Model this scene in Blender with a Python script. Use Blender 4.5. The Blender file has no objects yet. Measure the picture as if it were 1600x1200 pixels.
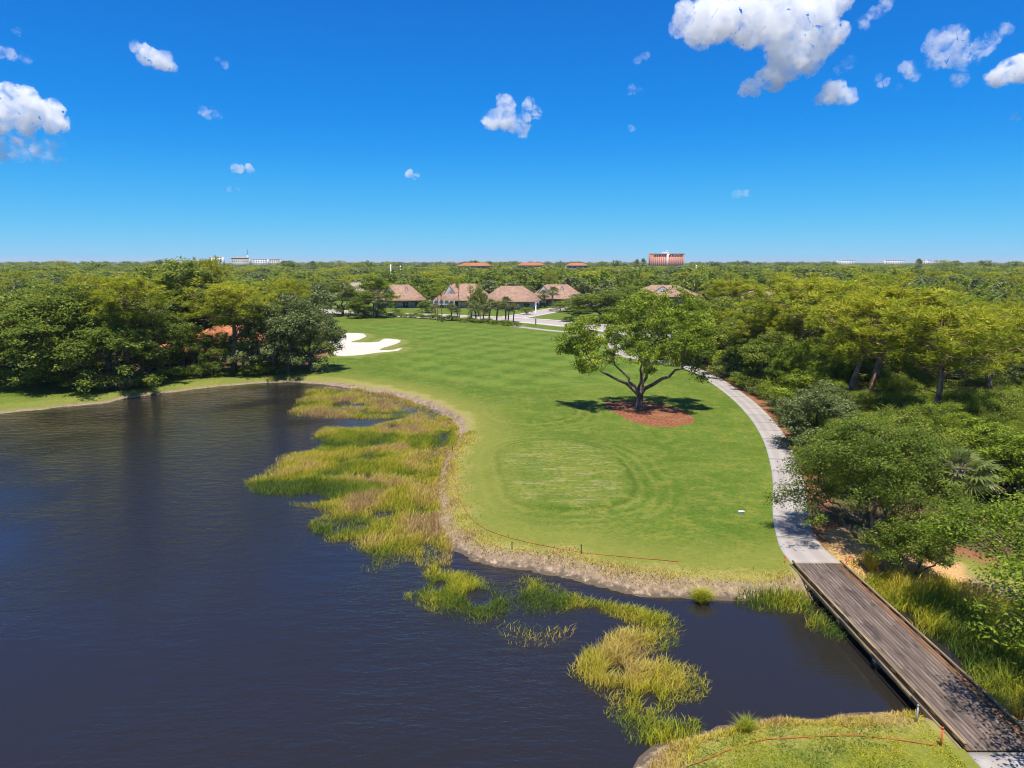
import bpy, math, numpy as np
from mathutils import Vector, Matrix
S = bpy.context.scene
C = S.collection
R = math.radians

# ------------------------------------------------------------------ camera, sky, sun, exposure
CAM_H = 18.0; FPX = 1110.0; PITCH = math.atan(190.0/FPX)
cam_d = bpy.data.cameras.new('camera'); cam = bpy.data.objects.new('camera', cam_d); C.objects.link(cam)
cam.location = (0, 0, CAM_H); cam.rotation_euler = (R(90)-PITCH, 0, 0)
cam_d.sensor_width = 36.0; cam_d.lens = FPX/1600*36.0; cam_d.clip_start = 0.5; cam_d.clip_end = 40000
S.camera = cam

SUN_EL = R(74); SUN_AZ = R(187)          # azimuth clockwise from +Y; the sun stands behind the camera
to_sun = Vector((math.cos(SUN_EL)*math.sin(SUN_AZ), math.cos(SUN_EL)*math.cos(SUN_AZ), math.sin(SUN_EL)))
W = bpy.data.worlds.new('World'); S.world = W; W.use_nodes = True
wn = W.node_tree; wn.nodes.clear()
w_out = wn.nodes.new('ShaderNodeOutputWorld'); w_bg = wn.nodes.new('ShaderNodeBackground')
w_sky = wn.nodes.new('ShaderNodeTexSky'); w_sky.sky_type = 'NISHITA'; w_sky.sun_disc = False
w_sky.sun_elevation = SUN_EL; w_sky.sun_rotation = SUN_AZ; w_sky.altitude = 0
w_sky.air_density = 0.6; w_sky.dust_density = 0.0; w_sky.ozone_density = 5.0
w_cv = wn.nodes.new('ShaderNodeRGBCurve')          # one grade for the whole sky: the photograph's deep polarised blue
def grade(ch, pts):
    c = w_cv.mapping.curves[ch]
    c.points[0].location = (0, 0); c.points[1].location = pts[-1]
    for p in pts[:-1]: c.points.new(*p)
SK = 1/0.13
grade(0, [(0.107*SK/10, 0.005*SK/10), (0.192*SK/10, 0.011*SK/10), (0.327*SK/10, 0.055*SK/10), (0.762*SK/10, 0.200*SK/10), (1.0, 0.22)])
grade(1, [(0.205*SK/10, 0.150*SK/10), (0.348*SK/10, 0.246*SK/10), (0.552*SK/10, 0.378*SK/10), (0.977*SK/10, 0.520*SK/10), (1.0, 0.40)])
grade(2, [(0.417*SK/10, 0.560*SK/10), (0.648*SK/10, 0.720*SK/10), (0.879*SK/10, 0.770*SK/10), (1.02*SK/10, 0.775*SK/10), (1.0, 0.62)])
w_cv.mapping.update()
def vmul(k):
    nd = wn.nodes.new('ShaderNodeVectorMath'); nd.operation = 'SCALE'; nd.inputs['Scale'].default_value = k; return nd
w_dn, w_up = vmul(0.1), vmul(10.0)
wn.links.new(w_sky.outputs[0], w_dn.inputs[0]); wn.links.new(w_dn.outputs[0], w_cv.inputs['Color'])
wn.links.new(w_cv.outputs[0], w_up.inputs[0]); wn.links.new(w_up.outputs[0], w_bg.inputs[0])
w_bg.inputs[1].default_value = 0.105
wn.links.new(w_bg.outputs[0], w_out.inputs[0])
sun_d = bpy.data.lights.new('sun', 'SUN'); sun_d.energy = 4.9; sun_d.angle = R(0.53); sun_d.color = (1.0, 0.94, 0.84)
sun = bpy.data.objects.new('sun', sun_d); C.objects.link(sun)
sun.rotation_euler = to_sun.to_track_quat('Z', 'Y').to_euler(); sun.location = (0, -50, 200)
S.view_settings.view_transform = 'Standard'; S.view_settings.look = 'None'
S.view_settings.exposure = 0.58; S.view_settings.gamma = 1.0
S.render.engine = 'CYCLES'
S.cycles.use_denoising = True; S.cycles.filter_width = 1.1
S.cycles.max_bounces = 8; S.cycles.diffuse_bounces = 3; S.cycles.glossy_bounces = 3
S.cycles.transmission_bounces = 4; S.cycles.volume_bounces = 10; S.cycles.transparent_max_bounces = 16
S.cycles.sample_clamp_indirect = 4.0

# ------------------------------------------------------------------ helpers
CP, SP = math.cos(PITCH), math.sin(PITCH)
def P(px, py, z=0.0):
    """ground point (height z) seen at pixel px, py of the 1600 x 1200 photograph"""
    u = (px-800)/FPX; v = (py-600)/FPX
    t = (z-CAM_H)/-(SP+v*CP)
    return np.array((u*t, (CP-v*SP)*t, z))
def PP(pts, z=0.0): return np.array([P(x, y, z)[:2] for x, y in pts])
def z_at(y_world, py, x=0):
    """height of a point at world distance y seen at pixel row py"""
    v = (py-600)/FPX
    return CAM_H - y_world*(SP+v*CP)/(CP-v*SP)

def poly_sd(poly, X, Y):
    """signed distance, positive inside"""
    poly = np.asarray(poly, float); X = np.asarray(X, float); Y = np.asarray(Y, float)
    d2 = np.full(X.shape, 1e18); ins = np.zeros(X.shape, bool)
    n = len(poly)
    for i in range(n):
        ax, ay = poly[i]; bx, by = poly[(i+1) % n]
        ex, ey = bx-ax, by-ay; L2 = ex*ex+ey*ey+1e-12
        t = np.clip(((X-ax)*ex+(Y-ay)*ey)/L2, 0, 1)
        d2 = np.minimum(d2, (X-ax-t*ex)**2+(Y-ay-t*ey)**2)
        if ay != by:
            c = ((ay > Y) != (by > Y)) & (X < ex*(Y-ay)/(by-ay)+ax)
            ins ^= c
    d = np.sqrt(d2)
    return np.where(ins, d, -d)
def line_d(pts, X, Y):
    d2 = np.full(np.shape(X), 1e18)
    for (ax, ay), (bx, by) in zip(pts[:-1], pts[1:]):
        ex, ey = bx-ax, by-ay; L2 = ex*ex+ey*ey+1e-12
        t = np.clip(((X-ax)*ex+(Y-ay)*ey)/L2, 0, 1)
        d2 = np.minimum(d2, (X-ax-t*ex)**2+(Y-ay-t*ey)**2)
    return np.sqrt(d2)
def smooth_poly(pts, n=4, closed=True):
    pts = np.asarray(pts, float); m = len(pts); out = []
    rng_ = range(m) if closed else range(m-1)
    for i in rng_:
        if closed: a, b, c, d = pts[i-1], pts[i], pts[(i+1) % m], pts[(i+2) % m]
        else: a, b, c, d = pts[max(i-1, 0)], pts[i], pts[i+1], pts[min(i+2, m-1)]
        for k in range(n):
            t = k/n
            out.append(0.5*((2*b)+(c-a)*t+(2*a-5*b+4*c-d)*t*t+(3*b-a-3*c+d)*t**3))
    if not closed: out.append(pts[-1])
    return np.array(out)
def sstep(a, b, x):
    t = np.clip((x-a)/(b-a), 0, 1); return t*t*(3-2*t)
def vnoise(x, y, s, seed=0):
    """smooth value noise in -1..1"""
    x = np.asarray(x, float)/s+seed*17.31; y = np.asarray(y, float)/s+seed*9.17
    xi = np.floor(x).astype(np.int64); yi = np.floor(y).astype(np.int64); fx = x-xi; fy = y-yi
    fx = fx*fx*(3-2*fx); fy = fy*fy*(3-2*fy)
    def h(a, b):
        v = np.sin(a*127.1+b*311.7+seed*74.7)*43758.5453
        return (v-np.floor(v))*2-1
    return (h(xi, yi)*(1-fx)+h(xi+1, yi)*fx)*(1-fy)+(h(xi, yi+1)*(1-fx)+h(xi+1, yi+1)*fx)*fy

def np_mesh(name, V, F, attrs=None, cols=None, mat=None, smooth=False):
    """mesh from numpy; F: list of int arrays, each (n, k)"""
    V = np.ascontiguousarray(V, np.float32)
    if not isinstance(F, (list, tuple)): F = [F]
    F = [np.asarray(f, np.int32) for f in F if len(f)]
    me = bpy.data.meshes.new(name)
    nl = sum(f.size for f in F); npoly = sum(len(f) for f in F)
    me.vertices.add(len(V)); me.vertices.foreach_set('co', V.ravel())
    me.loops.add(nl); me.polygons.add(npoly)
    me.loops.foreach_set('vertex_index', np.concatenate([f.ravel() for f in F]))
    starts = []; k0 = 0
    for f in F:
        starts.append(k0+np.arange(len(f), dtype=np.int32)*f.shape[1]); k0 += f.size
    me.polygons.foreach_set('loop_start', np.concatenate(starts).astype(np.int32))
    if smooth: me.polygons.foreach_set('use_smooth', np.ones(npoly, bool))
    for k, v in (attrs or {}).items():
        a = me.attributes.new(k, 'FLOAT', 'POINT'); a.data.foreach_set('value', np.ascontiguousarray(v, np.float32))
    for k, v in (cols or {}).items():
        a = me.attributes.new(k, 'FLOAT_COLOR', 'POINT')
        v = np.concatenate([v, np.ones((len(v), 1))], 1) if v.shape[1] == 3 else v
        a.data.foreach_set('color', np.ascontiguousarray(v, np.float32).ravel())
    me.update(calc_edges=True)
    if mat is not None:
        for m in (mat if isinstance(mat, (list, tuple)) else [mat]): me.materials.append(m)
    return me
class MB:
    """collects verts and faces (any size) into one mesh"""
    def __init__(s): s.V = []; s.F = {}; s.n = 0; s.M = {}
    def add(s, V, F, mi=0):
        V = np.asarray(V, float); s.V.append(V)
        for f in F:
            s.F.setdefault((len(f), mi), []).append([i+s.n for i in f])
        s.n += len(V)
    def box(s, lo, hi, mi=0):
        x0, y0, z0 = lo; x1, y1, z1 = hi
        s.add([(x0,y0,z0),(x1,y0,z0),(x1,y1,z0),(x0,y1,z0),(x0,y0,z1),(x1,y0,z1),(x1,y1,z1),(x0,y1,z1)],
              [(0,3,2,1),(4,5,6,7),(0,1,5,4),(1,2,6,5),(2,3,7,6),(3,0,4,7)], mi)
    def tube(s, pts, rad, sides=6, mi=0, cap=True):
        V, F = tube(pts, rad, sides, cap); s.add(V, F, mi)
    def mesh(s, name, mat=None, smooth=False):
        V = np.concatenate(s.V) if s.V else np.zeros((0, 3))
        keys = sorted(s.F); F = [np.array(s.F[k]) for k in keys]
        me = np_mesh(name, V, F, mat=mat, smooth=smooth)
        mi = np.concatenate([np.full(len(s.F[k]), k[1], np.int32) for k in keys])
        me.polygons.foreach_set('material_index', mi); return me
def tube(pts, rad, sides=6, cap=True):
    pts = np.asarray(pts, float); rad = np.broadcast_to(rad, (len(pts),)); V = []; F = []
    a = np.array((1.0, 0.13, 0.07))
    for i, p in enumerate(pts):
        t = pts[min(i+1, len(pts)-1)]-pts[max(i-1, 0)]; t = t/(np.linalg.norm(t)+1e-9)
        if abs(t@a) > 0.95: a = np.array((0.1, 1.0, 0.05))
        u = np.cross(t, a); u /= np.linalg.norm(u); w = np.cross(t, u)
        for k in range(sides):
            an = 2*math.pi*k/sides; V.append(p+rad[i]*(math.cos(an)*u+math.sin(an)*w))
    for i in range(len(pts)-1):
        for k in range(sides):
            F.append((i*sides+k, i*sides+(k+1) % sides, (i+1)*sides+(k+1) % sides, (i+1)*sides+k))
    if cap:
        F.append(tuple(range(sides))[::-1]); F.append(tuple((len(pts)-1)*sides+k for k in range(sides)))
    return V, F
def link(name, me, parent=None, loc=(0, 0, 0), rotz=0.0, scale=None):
    o = bpy.data.objects.new(name, me); C.objects.link(o)
    o.location = loc; o.rotation_euler = (0, 0, rotz)
    if scale is not None: o.scale = scale
    if parent: o.parent = parent
    return o
def tag(o, label=None, cat=None, group=None, kind=None):
    if label: o['label'] = label
    if cat: o['category'] = cat
    if group: o['group'] = group
    if kind: o['kind'] = kind
    return o
def thing(name, label, cat, loc=(0, 0, 0), rotz=0.0, group=None):
    return tag(link(name, None, None, loc, rotz), label, cat, group)

# ------------------------------------------------------------------ materials
class NT:
    def __init__(s, name):
        s.m = bpy.data.materials.new(name); s.m.use_nodes = True; s.t = s.m.node_tree; s.t.nodes.clear()
        s.out = s.t.nodes.new('ShaderNodeOutputMaterial')
    def n(s, typ, ins=None, **kw):
        nd = s.t.nodes.new('ShaderNode'+typ)
        for k, v in kw.items(): setattr(nd, k, v)
        for k, v in (ins or {}).items(): s.set(nd.inputs[k], v)
        return nd
    def set(s, sock, v):
        if isinstance(v, bpy.types.NodeSocket): s.t.links.new(v, sock)
        elif isinstance(v, bpy.types.Node): s.t.links.new(v.outputs[0], sock)
        else:
            if isinstance(v, tuple) and len(v) == 3 and sock.type == 'RGBA': v = (*v, 1)
            sock.default_value = v
    def attr(s, name, col=False):
        a = s.n('Attribute', attribute_name=name); return a.outputs['Color' if col else 'Fac']
    def math(s, op, a, b=0.0, clamp=False):
        nd = s.n('Math', operation=op, use_clamp=clamp); s.set(nd.inputs[0], a); s.set(nd.inputs[1], b); return nd.outputs[0]
    def mix(s, f, a, b, blend='MIX'):
        nd = s.n('Mix', data_type='RGBA', blend_type=blend)
        s.set(nd.inputs[0], f); s.set(nd.inputs[6], a); s.set(nd.inputs[7], b); return nd.outputs[2]
    def ss(s, x, a, b):
        nd = s.n('MapRange', interpolation_type='SMOOTHSTEP'); s.set(nd.inputs[0], x)
        s.set(nd.inputs[1], a); s.set(nd.inputs[2], b); return nd.outputs[0]
    def noise(s, scale, detail=3, rough=0.55, vec=None, dist=0.0, sc3=None):
        v = vec if vec is not None else s.pos()
        if sc3 is not None:
            mp = s.n('Mapping', {'Vector': v}); mp.inputs['Scale'].default_value = sc3; v = mp.outputs[0]
        nd = s.n('TexNoise', {'Vector': v, 'Scale': scale, 'Detail': detail, 'Roughness': rough, 'Distortion': dist})
        return nd.outputs[0]
    def pos(s):
        if not hasattr(s, '_pos'): s._pos = s.n('NewGeometry').outputs['Position']
        return s._pos
    def bump(s, h, dist=0.05, strength=1.0):
        return s.n('Bump', {'Height': h, 'Distance': dist, 'Strength': strength}).outputs[0]
    def done(s, col, rough=0.85, normal=None, spec=0.25, metal=0.0, **kw):
        p = s.n('BsdfPrincipled', {'Base Color': col, 'Roughness': rough, 'Specular IOR Level': spec, 'Metallic': metal})
        if normal is not None: s.set(p.inputs['Normal'], normal)
        for k, v in kw.items(): s.set(p.inputs[k.replace('_', ' ')], v)
        s.t.links.new(p.outputs[0], s.out.inputs[0]); return s.m

def simple_mat(name, col, rough=0.8, var=0.25, scale=2.0, bump=0.0, spec=0.25, metal=0.0, col2=None, local=True):
    t = NT(name)
    vec = t.n('TexCoord').outputs['Object'] if local else t.pos()
    nz = t.noise(scale, 4, 0.6, vec)
    c2 = col2 or tuple(c*(1-var) for c in col)
    c = t.mix(t.ss(nz, 0.35, 0.65), c2, col)
    nrm = t.bump(nz, bump) if bump else None
    return t.done(c, rough, nrm, spec, metal)

def foliage_mat(name, dark, mid, light, trans=0.38, objvar=0.25, rough=0.55):
    t = NT(name)
    v = t.attr('var')
    rnd = t.n('ObjectInfo').outputs['Random']
    v2 = t.math('ADD', v, t.math('MULTIPLY', t.math('SUBTRACT', rnd, 0.5), objvar), clamp=True)
    c = t.mix(t.ss(v2, 0.0, 0.55), dark, mid); c = t.mix(t.ss(v2, 0.5, 1.0), c, light)
    p = t.n('BsdfPrincipled', {'Base Color': c, 'Roughness': 0.55, 'Specular IOR Level': 0.10})
    tr = t.n('BsdfTranslucent', {'Color': t.mix(0.5, c, (light[0]*1.3, light[1]*1.3, light[2]))})
    mx = t.n('MixShader', {0: trans}); t.t.links.new(p.outputs[0], mx.inputs[1]); t.t.links.new(tr.outputs[0], mx.inputs[2])
    t.t.links.new(mx.outputs[0], t.out.inputs[0]); return t.m
def bark_mat(name, a, b, scale=3.0):
    t = NT(name)
    vec = t.n('TexCoord').outputs['Object']
    nz = t.noise(scale, 5, 0.65, vec, sc3=(1, 1, 0.3))
    c = t.mix(t.ss(nz, 0.35, 0.65), a, b)
    return t.done(c, 0.9, t.bump(nz, 0.06), 0.15)
M = {}
M['oak_leaf'] = foliage_mat('oak leaves', (0.070, 0.112, 0.015), (0.160, 0.215, 0.028), (0.330, 0.355, 0.065))
M['bright_leaf'] = foliage_mat('bright leaves', (0.075, 0.125, 0.012), (0.195, 0.270, 0.022), (0.390, 0.420, 0.055), 0.35)
M['grey_leaf'] = foliage_mat('grey green leaves', (0.070, 0.095, 0.028), (0.155, 0.190, 0.058), (0.310, 0.330, 0.140), 0.25)
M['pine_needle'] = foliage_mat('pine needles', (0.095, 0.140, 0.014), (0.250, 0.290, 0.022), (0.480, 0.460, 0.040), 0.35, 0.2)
M['palm_leaf'] = foliage_mat('palm fronds', (0.080, 0.110, 0.030), (0.170, 0.215, 0.055), (0.360, 0.340, 0.130), 0.25)
M['dry_leaf'] = foliage_mat('dry grass blades', (0.174, 0.145, 0.051), (0.319, 0.290, 0.102), (0.551, 0.493, 0.232), 0.3)
M['oak_bark'] = bark_mat('oak bark', (0.055, 0.042, 0.032), (0.20, 0.165, 0.135))
M['pine_bark'] = bark_mat('pine bark', (0.13, 0.065, 0.04), (0.36, 0.22, 0.15))
M['palm_bark'] = bark_mat('palm trunk', (0.10, 0.08, 0.06), (0.30, 0.25, 0.20))

# ------------------------------------------------------------------ layout of the ground
WZ = -0.7     # water level
water_px = [(-150,656),(0,646),(60,640),(110,635),(165,629),(200,622),(250,615),(300,609),(350,603),(400,599),(440,597),(480,598),(520,602),
    (560,609),(600,617),(645,630),(685,647),(706,664),(712,682),(704,700),(690,718),(681,745),(678,775),(680,800),(676,818),(684,838),(705,856),
    (735,873),(770,886),(830,892),(875,898),(920,910),(960,919),(1000,928),(1040,934),(1090,936),(1150,938),(1200,941),(1255,936),(1320,922),(1390,912),
    (1450,914),(1520,935),(1600,962),(1720,1010),(1740,1070),(1650,1122),(1560,1122),(1480,1118),(1380,1118),(1300,1119),(1200,1121),(1150,1126),(1100,1139),(1060,1152),(1020,1175),(990,1200),(950,1250),(915,1310)]
water_poly = np.concatenate([PP(water_px, WZ), np.array([(-2, 12), (-14, 0), (-40, -30), (-120, -40), (-160, 20), (-130, 70)])])
water_poly = smooth_poly(water_poly, 3)
bunker_px = [(512,524),(545,522),(568,523),(572,528),(560,533),(548,536),(562,537),(590,536),(600,531),(622,532),(626,536),(612,542),(596,547),(594,550),(612,550),(628,546),(622,551),(590,554),(560,558),(530,559),(519,555),(526,548),(518,540),(508,532)]
bunker_poly = smooth_poly(PP(bunker_px), 2)
tee_px = [(784,713),(805,698),(850,692),(905,696),(950,712),(975,738),(985,765),(970,785),(930,795),(880,798),(835,794),(805,783),(795,760),(787,735)]
tee_poly = smooth_poly(PP(tee_px), 4)
tee2_px = [(770,640),(800,630),(845,627),(880,632),(895,642),(885,655),(850,662),(810,663),(780,655)]
tee2_poly = smooth_poly(PP(tee2_px), 4)
fair_px = [(1010,588),(960,597),(900,603),(850,606),(780,605),(720,597),(660,585),(620,570),(640,556),(660,540),(640,525),(560,512),(640,506),(760,512),(880,522),(930,532),(945,550),(1000,570)]
fair_poly = smooth_poly(PP(fair_px), 4)
mulch_px = [(945,632),(965,626),(1000,627),(1040,633),(1072,645),(1085,657),(1070,663),(1040,667),(1005,663),(975,652)]
mulch_poly = smooth_poly(PP(mulch_px), 4)
path_px = [(1275,880),(1252,855),(1239,825),(1234,790),(1232,755),(1224,720),(1210,685),(1188,653),(1160,625),(1128,601),(1098,583),(1062,570),(1015,563),(978,556),(963,546),(956,534),(944,525),(905,520),(865,517),(830,513),(800,509)]
path_line = smooth_poly(PP(path_px), 5, closed=False)
road_px = [(380,478),(480,485),(560,490),(640,493),(720,496),(800,500),(870,505),(940,512),(1000,520),(1080,528)]
road_line = smooth_poly(PP(road_px), 4, closed=False)
road2_line = smooth_poly(PP([(800,497),(840,490),(880,482),(910,478),(935,474)]), 4, closed=False)
sandy_px = [(1285,835),(1330,815),(1400,850),(1440,870),(1500,880),(1520,925),(1450,912),(1390,910),(1330,915),(1314,885),(1300,865)]
sandy_poly = PP(sandy_px)
forest_r = np.concatenate([PP([(1300,868),(1262,850),(1248,825),(1243,790),(1241,755),(1233,720),(1219,685),(1197,653),(1169,625),(1137,601),(1106,583),(1088,562),(1090,538),(1105,528)]),
    np.array([(95, 250), (150, 300), (900, 900), (900, 40), (60, 34)]), PP([(1560,900),(1480,870),(1400,850),(1340,870)])])
forest_l = np.concatenate([PP([(-300,610),(-60,603),(60,592),(140,592),(300,578),(400,578),(480,572),(510,560),(515,545),(505,528),(512,505),(520,492)]),
    np.array([(-95, 300), (-200, 420), (-900, 900), (-900, 120)])])
# beds of reeds (stuff), px outline at water level
reed_px = {
 'main': [(640,650),(662,655),(697,664),(700,677),(681,699),(674,720),(678,755),(679,780),(668,811),(669,835),(664,871),(631,871),(609,882),(602,890),(581,893),(566,882),(550,861),(553,846),(525,848),(500,843),(475,827),(481,817),(500,803),(487,797),(459,793),(453,784),(500,784),(484,775),(456,777),(412,777),(386,770),(382,757),(397,748),(425,743),(430,727),(446,712),(475,706),(502,693),(488,684),(506,668),(570,668)],
 'upper': [(475,612),(490,609),(565,616),(631,638),(645,652),(610,655),(560,656),(500,652),(459,648),(453,642),(469,624)],
 'chain': [(636,930),(660,912),(664,890),(681,876),(694,893),(725,893),(753,904),(781,919),(819,919),(831,907),(862,919),(925,935),(988,948),(1038,957),(1060,972),(1031,985),(988,979),(950,963),(919,954),(878,957),(831,963),(800,960),(770,970),(735,972),(700,960),(655,942)],
 'spur': [(784,978),(815,980),(850,984),(885,984),(878,996),(825,1001),(790,992)],
 'island': [(957,985),(1031,992),(1030,1006),(1003,1022),(1003,1036),(1040,1035),(1070,1050),(1088,1070),(1080,1087),(1062,1092),(1045,1112),(1040,1122),(1077,1135),(1073,1143),(1050,1156),(1020,1163),(985,1152),(957,1132),(950,1120),(965,1098),(940,1092),(920,1087),(905,1068),(888,1046),(888,1038),(902,1023),(930,1008)],
 'bank': [(1160,940),(1172,925),(1200,919),(1250,932),(1262,948),(1240,956),(1190,951)],
 'bridge': [(1263,970),(1280,963),(1308,980),(1324,996),(1318,1006),(1290,997),(1266,983)],
 'marsh': [(1377,920),(1450,918),(1520,938),(1600,965),(1720,1012),(1735,1066),(1650,1118),(1600,1125),(1540,1085),(1480,1022),(1405,950)],
}
reed_poly = {k: smooth_poly(PP(v, WZ), 3) for k, v in reed_px.items()}

def fields(X, Y):
    f = {}
    near = (X > -260) & (X < 260) & (Y > -80) & (Y < 420)
    xs, ys = X[near], Y[near]
    def nearf(fn, far):
        o = np.full(X.shape, far, float); o[near] = fn(xs, ys); return o
    f['dsh'] = nearf(lambda x, y: -poly_sd(water_poly, x, y)+0.35*vnoise(x, y, 1.7, 3)+0.15*vnoise(x, y, 0.8, 5), 99.)
    f['dbun'] = nearf(lambda x, y: poly_sd(bunker_poly, x, y), -99.)
    f['dtee'] = nearf(lambda x, y: poly_sd(tee_poly, x, y), -99.)
    f['dtee2'] = nearf(lambda x, y: poly_sd(tee2_poly, x, y), -99.)
    f['dfair'] = nearf(lambda x, y: poly_sd(fair_poly, x, y), -99.)
    f['dfor'] = nearf(lambda x, y: np.maximum(poly_sd(forest_r, x, y), poly_sd(forest_l, x, y)), 20.)
    f['dsand'] = nearf(lambda x, y: poly_sd(sandy_poly, x, y), -99.)
    f['dpath'] = nearf(lambda x, y: line_d(path_line, x, y), 99.)
    f['dreed'] = nearf(lambda x, y: np.max([poly_sd(reed_poly[k], x, y) for k in ('main', 'upper', 'marsh')], axis=0), -99.)
    return f
def height(X, Y, f=None):
    X = np.asarray(X, float); Y = np.asarray(Y, float)
    if f is None: f = fields(X, Y)
    d = f['dsh']
    bw = 1.5+1.2*sstep(0, 40, -X)          # the far left bank is gentler
    land = WZ*(1-sstep(-0.1, 1.0, d/bw))
    bed = WZ-1.3*sstep(0, 4.0, -d)
    bed = np.where(f['dreed'] > 0.2, np.maximum(bed, WZ-0.22+0.20*vnoise(X, Y, 2.3, 8)), bed)
    z = np.where(d > 0, land, bed)
    lawn = sstep(2, 12, d)
    z = z+lawn*(0.10*vnoise(X, Y, 21, 1)+0.05*vnoise(X, Y, 9, 2))*sstep(1.5, 6, f['dpath'])
    z = z+0.30*sstep(-1.6, 0.4, f['dtee'])+0.35*sstep(-2.2, 0.4, f['dtee2'])
    z = z-0.45*sstep(-0.2, 2.0, f['dbun'])+0.35*sstep(-5, -0.5, f['dbun'])*(f['dbun'] < 0)+0.35*(f['dbun'] >= 0)
    return z
def hz(x, y): return float(height(np.array([x]), np.array([y]))[0])

# ------------------------------------------------------------------ ground sheet, one mesh out to the horizon
def axis(lo, hi, st, far_lo, far_hi):
    a = list(np.arange(lo, hi+1e-6, st)); s = st; x = hi; up = []
    while x < far_hi: s *= 1.18; x += s; up.append(x)
    s = st; x = lo; dn = []
    while x > far_lo: s *= 1.18; x -= s; dn.append(x)
    return np.array(dn[::-1]+a+up)
gx = axis(-78, 62, 0.4, -16000, 16000); gy = axis(20, 112, 0.4, -400, 21)
gy = np.concatenate([gy, np.arange(112.7, 200, 0.7), axis(200, 201, 1.0, 201, 16000)[1:]])
GX, GY = np.meshgrid(gx, gy); sh = GX.shape
fx = fields(GX.ravel(), GY.ravel())
GZ = height(GX.ravel(), GY.ravel(), fx)
nx, ny = len(gx), len(gy)
ii = (np.arange(ny-1)[:, None]*nx+np.arange(nx-1)[None, :]).ravel()
gF = np.stack([ii, ii+1, ii+nx+1, ii+nx], 1)

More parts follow.
